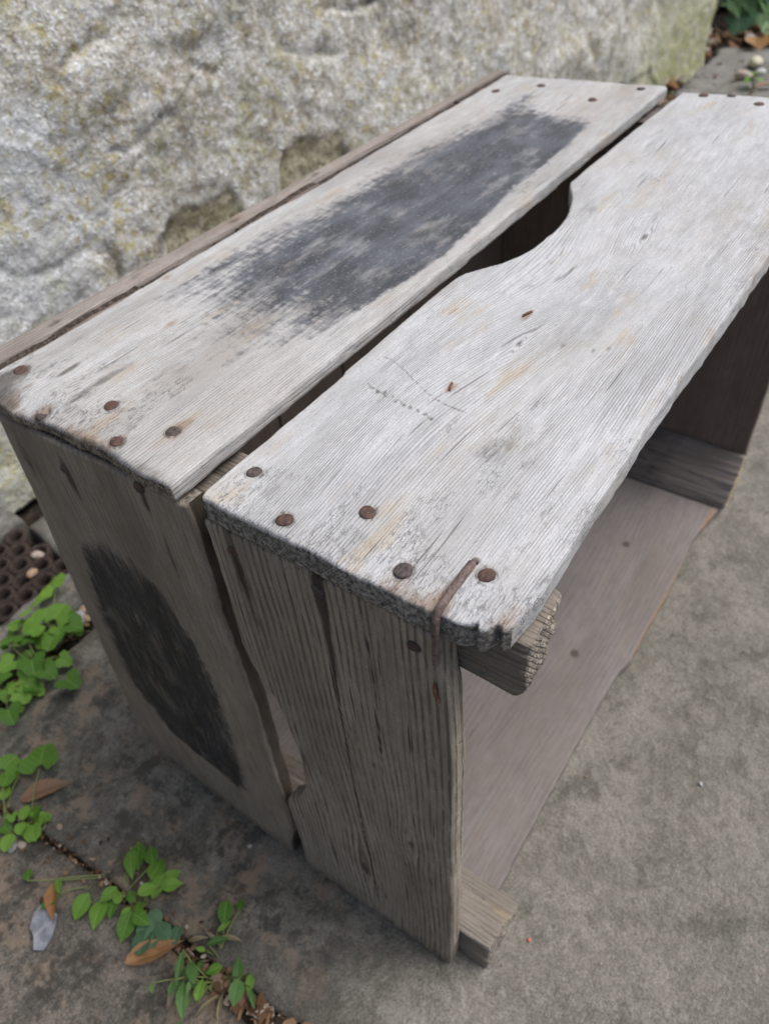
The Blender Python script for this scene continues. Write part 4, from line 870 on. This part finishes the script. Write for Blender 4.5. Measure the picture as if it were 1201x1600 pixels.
P5 = [(-0.0863, 0.1226, 0.0004, 0.0155, 0.27, 1), (-0.0835, 0.1152, 0.0013, 0.0133, 0.42, 1), (-0.0966, 0.1189, 0.0008, 0.0069, 0.7, 1), (-0.0962, 0.1109, -0.002, 0.0159, 0.39, 1), (-0.0877, 0.1058, -0.0008, 0.0104, 0.47, 1), (-0.0757, 0.1076, -0.005, 0.0085, 0.58, 0), (-0.0644, 0.1143, 0.0002, 0.0108, 0.4, 0), (-0.0505, 0.122, -0.002, 0.0126, 0.59, 1), (-0.0562, 0.1184, -0.0044, 0.0081, 1.0, 0), (-0.0682, 0.0969, -0.0063, 0.0121, 0.41, 1), (-0.0774, 0.0881, 0.0004, 0.0117, 0.53, 1), (-0.0901, 0.111, 0.0015, 0.0069, 0.9, 1), (-0.0585, 0.1117, -0.0061, 0.0139, 0.32, 1), (-0.0696, 0.127, -0.0001, 0.0123, 0.24, 1)]
plant('weed', 'largest bright green weed with lobed leaves below the drain grate left of the crate', 'weed', [(.030, .378), (.0, .372), (-.028, .368)], P1, ['tri'], mat_leaf, 1, .95, extra=14, tiltr=.6)
plant('weed', 'bright green weed at the left edge of the photo above the thin slab crack', 'weed', [(-.088, .285), (-.080, .268)], P2, ['tri', 'round', 'ov'], mat_leaf, 2, .95, extra=5)
plant('weed', 'sprawling bright green weed with pointed leaves in the middle of the slab joint', 'weed', [(-.079, .185), (-.077, .172), (-.079, .205)], P3, ['ov'], mat_leaf, 3, 1.22, extra=4)
plant('weed', 'small weed with rounded blue green leaves beside the orange dead leaf', 'weed', [(-.078, .148)], P4, ['round'], mat_leaf2, 4, 1.2, extra=2)
plant('weed', 'dark green weed of narrow upright leaves where the slab joint widens', 'weed', [(-.080, .110), (-.074, .105), (-.066, .115)], [p for i, p in enumerate(P5) if i < 12], ['blade', 'ov'], [mat_leaf3, mat_leaf3, mat_leaf], 5, 1.15, extra=12)
rn = random.Random(77)
st = empty('dry_grass_tuft', (-.066, .112, G)); tag(st, 'tuft of dry straw coloured blades among the dark green weed', 'dry grass')
for (x, y, z, sz) in [(-.0585, .1117, .004, .018), (-.0696, .127, .006, .017), (-.064, .119, .004, .014), (-.090, .100, .002, .016), (-.095, .122, -.004, .02), (-.086, .095, -.004, .016)]:
    leaf(st, (x, y, float(gz(x, y)) + .006 + z * .5), sz, 'blade', rn.uniform(0, 6.28), rn.uniform(-.7, .2), rn.uniform(-.5, .5), mat_straw, rn, name='blade', wide=.55)

def flat_leaf(name, label, cat, pos, size, kind, yaw, mat, wide=.7, curl=.5, droop=-.2, seed=0):
    rn = random.Random(seed)
    o, _ = leaf(None, (pos[0], pos[1], float(gz(pos[0], pos[1])) + .0022 + (pos[2] if len(pos) > 2 else 0)), size, kind, yaw, rn.uniform(-.08, .08), rn.uniform(-.15, .15), mat, rn, name=name, wide=wide, curl=curl, droop=droop)
    tag(o, label, cat); return o
flat_leaf('dead_leaf', 'curled orange brown dead leaf lying beside the blue green weed', 'dead leaf', (-.0885, .1435, .001), .033, 'ov', math.atan2(-.78, .62) + .25, mat_dead, .55, 1.1, -.3, 1)
flat_leaf('dead_leaf', 'narrow brown dead leaf standing above the grey slate chip', 'dead leaf', (-.103, .211, .002), .022, 'blade', math.atan2(-.49, -.64) + .25, mat_dead, 1.1, .8, -.2, 2)
flat_leaf('dead_leaf', 'dull brown dead leaf lying behind the weed at the left edge', 'dead leaf', (-.062, .274, .001), .034, 'ov', math.atan2(-.82, .57) + .35, mat_dead2, .6, .4, .1, 3)
flat_leaf('dead_leaf', 'pale tan dead leaf lying on the far paving slab near the ivy', 'dead leaf', (1.80, .355, .006), .062, 'ivy', .8, mat_dead, .9, .5, -.2, 4)
flat_leaf('dead_leaf', 'small pinkish brown dead leaf beside the cream pebbles on the far slab', 'dead leaf', (1.563, .272, .006), .040, 'ov', 2.2, mat_dead2, .8, .3, .1, 5)
def orange(i, x, y): return flat_leaf('dead_leaf', ['orange brown dead leaf at the near end of the crack under the wall', 'rust orange dead leaf in the middle of the crack under the wall', 'dark reddish dead leaf at the far end of the crack under the wall'][i], 'dead leaf', (x, y, .004), .075, 'ov', rn.uniform(0, 6), mat_dead if i < 2 else mat_dead2, .7, .6, -.2, 60 + i)
orange(0, 1.50, .440); orange(1, 1.62, .452); orange(2, 1.735, .460)

k = NT('blue_grey_slate'); v = k.attr('gc', True)
mat_slate = k.fin(k.mix(k.ss(k.noise(v, 200, 4, .6), .35, .7), (.17, .175, .20), (.30, .31, .34)), .6, k.bump(k.noise(v, 300, 4, .6), .5, .001 * S), .4)
def chip(name, label, cat, pts, z, th, mat):
    n = len(pts); x0, y0 = np.mean(pts, 0)
    V = [(x, y, float(gz(x, y)) + z + th + .0010 * math.sin(i * 2.1)) for i, (x, y) in enumerate(pts)] + [(x, y, float(gz(x, y)) + z) for x, y in pts] + [(x0, y0, float(gz(x0, y0)) + z + th + .0006)]
    F = [(i, (i + 1) % n, 2 * n) for i in range(n)] + [(i, i + n, (i + 1) % n + n, (i + 1) % n) for i in range(n)]
    a = sum(pts[i][0] * pts[(i + 1) % n][1] - pts[(i + 1) % n][0] * pts[i][1] for i in range(n))
    if a < 0: F = [f[::-1] for f in F]
    o = mesh(name, V, F, mat, None, False); tag(o, label, cat); return o
chip('slate_chip', 'blue grey slate chip lying below the narrow brown leaf at lower left', 'slate chip', [(-.1085, .2180), (-.1060, .2105), (-.1065, .2060), (-.1095, .2030), (-.1160, .1985), (-.1235, .1975), (-.1265, .2020), (-.1220, .2070), (-.1200, .2135), (-.1140, .2175)], .0004, .0016, mat_slate)

# ivy beyond the far end of the wall
ivy = empty('ivy', (1.96, .46, G)); tag(ivy, 'pale and dark green ivy hanging at the far end of the stone wall', 'ivy')
rn = random.Random(9)
for i, (x, y, z, s_) in enumerate([(1.930, .428, .010, .075), (1.944, .458, .042, .06), (1.968, .432, .045, .07), (1.972, .400, .028, .065), (2.0, .394, .044, .07), (1.956, .378, .004, .06), (1.972, .46, .065, .07), (1.99, .426, .056, .08), (1.985, .368, .018, .06), (1.95, .475, .06, .05), (1.955, .435, .030, .05)] + [(rn.uniform(1.95, 2.3), rn.uniform(.38, .56), rn.uniform(.05, .38), rn.uniform(.05, .08)) for _ in range(46)]):
    o, base = leaf(ivy, (x, y, z), s_, 'ivy', math.atan2(-.49, -.64) + rn.uniform(-.7, .7), rn.uniform(.3, .9), rn.uniform(-.4, .4), mat_ivy if i % 4 else mat_leaf2, rn)
    petiole(ivy, (x + .06, y + .05, z + .01), base, .0016, rn, mat_stem)
plant('weed', 'tiny bright green sprout on the far slab just beyond the crate', 'weed', [(1.55, .288)], [(1.545, .283, .01, .028, .6, 0), (1.56, .292, .014, .026, .6, 0), (1.54, .297, .008, .022, .6, 0)], ['ov'], mat_leaf, 12, 1.1, rad=.001)

# ------------------------------------------------------------------ pebbles and crumbs
def pebble_mat(name, a, b):
    k = NT(name); v = k.attr('gc', True)
    return k.fin(k.mix(k.ss(k.noise(v, 300, 3, .6), .35, .65), a, b), .7, k.bump(k.noise(v, 500, 3, .6), .4, .001 * S), .3)
mp_cream = pebble_mat('cream_pebble', (.48, .44, .32), (.58, .54, .42)); mp_pink = pebble_mat('pink_pebble', (.34, .27, .23), (.44, .36, .31)); mp_tan = pebble_mat('tan_pebble', (.34, .22, .14), (.42, .30, .20)); mp_grey = pebble_mat('grey_pebble', (.28, .27, .26), (.38, .37, .36)); mp_red = pebble_mat('red_crumb', (.62, .09, .05), (.70, .14, .08)); mp_or = pebble_mat('orange_crumb', (.60, .26, .12), (.68, .34, .18)); mp_white = pebble_mat('white_crumb', (.42, .42, .41), (.55, .55, .54))
for i, (x, y, z, r_, mt, lab) in enumerate([
    (1.690, .325, .012, .032, mp_cream, 'cream oval pebble on the far slab'), (1.601, .322, .010, .034, mp_pink, 'pale pink pebble nearest the green sprout on the far slab'), (1.64, .300, .009, .022, mp_white, 'small white pebble beside the pink one on the far slab'),
    (1.86, .385, .010, .03, mp_grey, 'grey pebble at the far edge beside the dark crevice'),
    (.077, .472, .001, .012, mp_pink, 'pinkish pebble on the kerb edge beside the drain grate'), (.060, .456, .003, .011, mp_tan, 'orange tan pebble lying in the drain grate'),
    (.058, .3855, -.001, .0100, mp_tan, 'upper tan pebble in the soil joint against the crate'), (.0535, .3715, -.001, .0095, mp_tan, 'lower tan pebble in the soil joint against the crate'), (.050, .3790, .000, .0145, mp_grey, 'grey stone wedged in the joint beside the crate'), (.020, .377, .001, .016, mp_grey, 'grey stone half hidden under the largest green weed'),
    (-.0965, .2620, .001, .0075, mp_grey, 'small grey pebble at the joint below the left weed'), (-.0925, .2580, .001, .0068, mp_pink, 'small pinkish pebble at the joint below the left weed'),
    (.036, -.029, .0004, .0021, mp_red, 'tiny red crumb on the slab right of the lower post'), (-.009, -.005, .0004, .0022, mp_or, 'tiny orange crumb on the slab below the crate corner'),
    (-.012, .140, .0008, .003, mp_white, 'tiny white crumb against the end board of the crate'), (.178, -.078, .0005, .0028, mp_white, 'tiny white crumb on the bare slab to the right')]):
    o = boulder('pebble' if r_ > .005 else 'crumb', (x, y, float(gz(x, y)) + z), (r_, r_ * .72, r_ * .55), mt, None, seed=200 + i, rot=i * 1.3, n=7 if r_ > .005 else 5, amp=.3, boxy=2.3)
    tag(o, lab, 'pebble' if r_ > .005 else 'crumb')

# loose litter: bits of leaf, bark, grit and twig that nobody could count
k = NT('litter_bits'); t_ = k.attr('tint'); 
cr = k.mix(k.ss(t_, .0, .35), (.025, .018, .013), (.12, .065, .035)); cr = k.mix(k.ss(t_, .45, .7), cr, (.24, .15, .09)); cr = k.mix(k.ss(t_, .8, .95), cr, (.38, .33, .27))
mat_lit = k.fin(cr, .85, None, .2)
def litter(name, label, areas, seed):
    rn = random.Random(seed); V = []; F = []; T = []
    for (pts, w0, num, s0, s1, zo) in areas:
        for _ in range(num):
            i = rn.randrange(len(pts) - 1); t = rn.random()
            x = pts[i][0] * (1 - t) + pts[i + 1][0] * t + rn.gauss(0, w0); y = pts[i][1] * (1 - t) + pts[i + 1][1] * t + rn.gauss(0, w0)
            s_ = rn.uniform(s0, s1); asp = rn.choice([.3, .6, .9, .15]); z = float(gz(x, y)) + zo + rn.uniform(0, s_ * .5)
            R = Matrix.Rotation(rn.uniform(0, 6.28), 4, 'Z') @ Matrix.Rotation(rn.uniform(-.5, .5), 4, 'X') @ Matrix.Rotation(rn.uniform(-.5, .5), 4, 'Y')
            n = 6; b = len(V); tint = rn.random()
            for zz in (s_ * .10, -s_ * .05):
                for q in range(n):
                    an = 2 * math.pi * q / n; r_ = s_ * (.5 + rn.uniform(-.12, .12))
                    V.append(tuple(R @ Vector((r_ * math.cos(an), r_ * math.sin(an) * asp, zz + .1 * s_ * math.cos(2 * an))) + Vector((x, y, z)))); T.append(tint)
            F.append(tuple(b + q for q in range(n))); F.append(tuple(b + n + q for q in range(n))[::-1])
            for q in range(n): F.append((b + q, b + n + q, b + n + (q + 1) % n, b + (q + 1) % n))
    o = mesh(name, V, F, mat_lit, None, False, {'tint': np.array(T)}); tag(o, label, kind='stuff'); return o
jl = [(-.066, .02), (-.076, .07), (-.077, .11)]; jm = [(-.077, .11), (-.077, .15), (-.0785, .224), (-.0865, .30)]
litter('leaf_litter', 'bits of dead leaf and bark in the joint between the two nearest slabs', [(jl, .0035, 240, .003, .010, -.004), (jm, .0018, 170, .0015, .005, -.003), ([(-.085, .27), (-.075, .17), (-.072, .12)], .010, 120, .0012, .004, .001)], 5)
litter('leaf_litter', 'dark crumbs and grit in the joint beside the kerb stones', [([(-.06, .370), (.0, .376), (.056, .378), (.085, .381)], .0055, 260, .0018, .006, -.003), ([(.0, .44), (.075, .50)], .012, 30, .002, .006, -.010)], 6)
litter('leaf_litter', 'rust brown leaf litter in the crack along the foot of the wall at the far end', [([(1.42, .43), (1.60, .455), (1.76, .458), (1.90, .462)], .012, 240, .012, .040, -.002), ([(1.90, .45), (1.95, .35), (1.95, .2)], .03, 90, .012, .035, -.004)], 7)
litter('grit', 'fine grit scattered over the paving', [([(-.2, .0), (-.05, .3)], .08, 260, .0006, .0018, .0006), ([(.0, -.15), (.5, -.1)], .09, 220, .0006, .0018, .0006), ([(1.3, .2), (1.8, .35)], .08, 80, .004, .012, .002)], 8)

GRP = {'weed': 'weeds growing in the paving joints', 'dead_leaf': 'fallen dead leaves', 'pebble': 'loose pebbles', 'crumb': 'tiny crumbs on the paving'}
for o in list(C.objects):
    kd = o.name.split('.')[0]
    if o.parent is None and kd in GRP: o['group'] = GRP[kd]
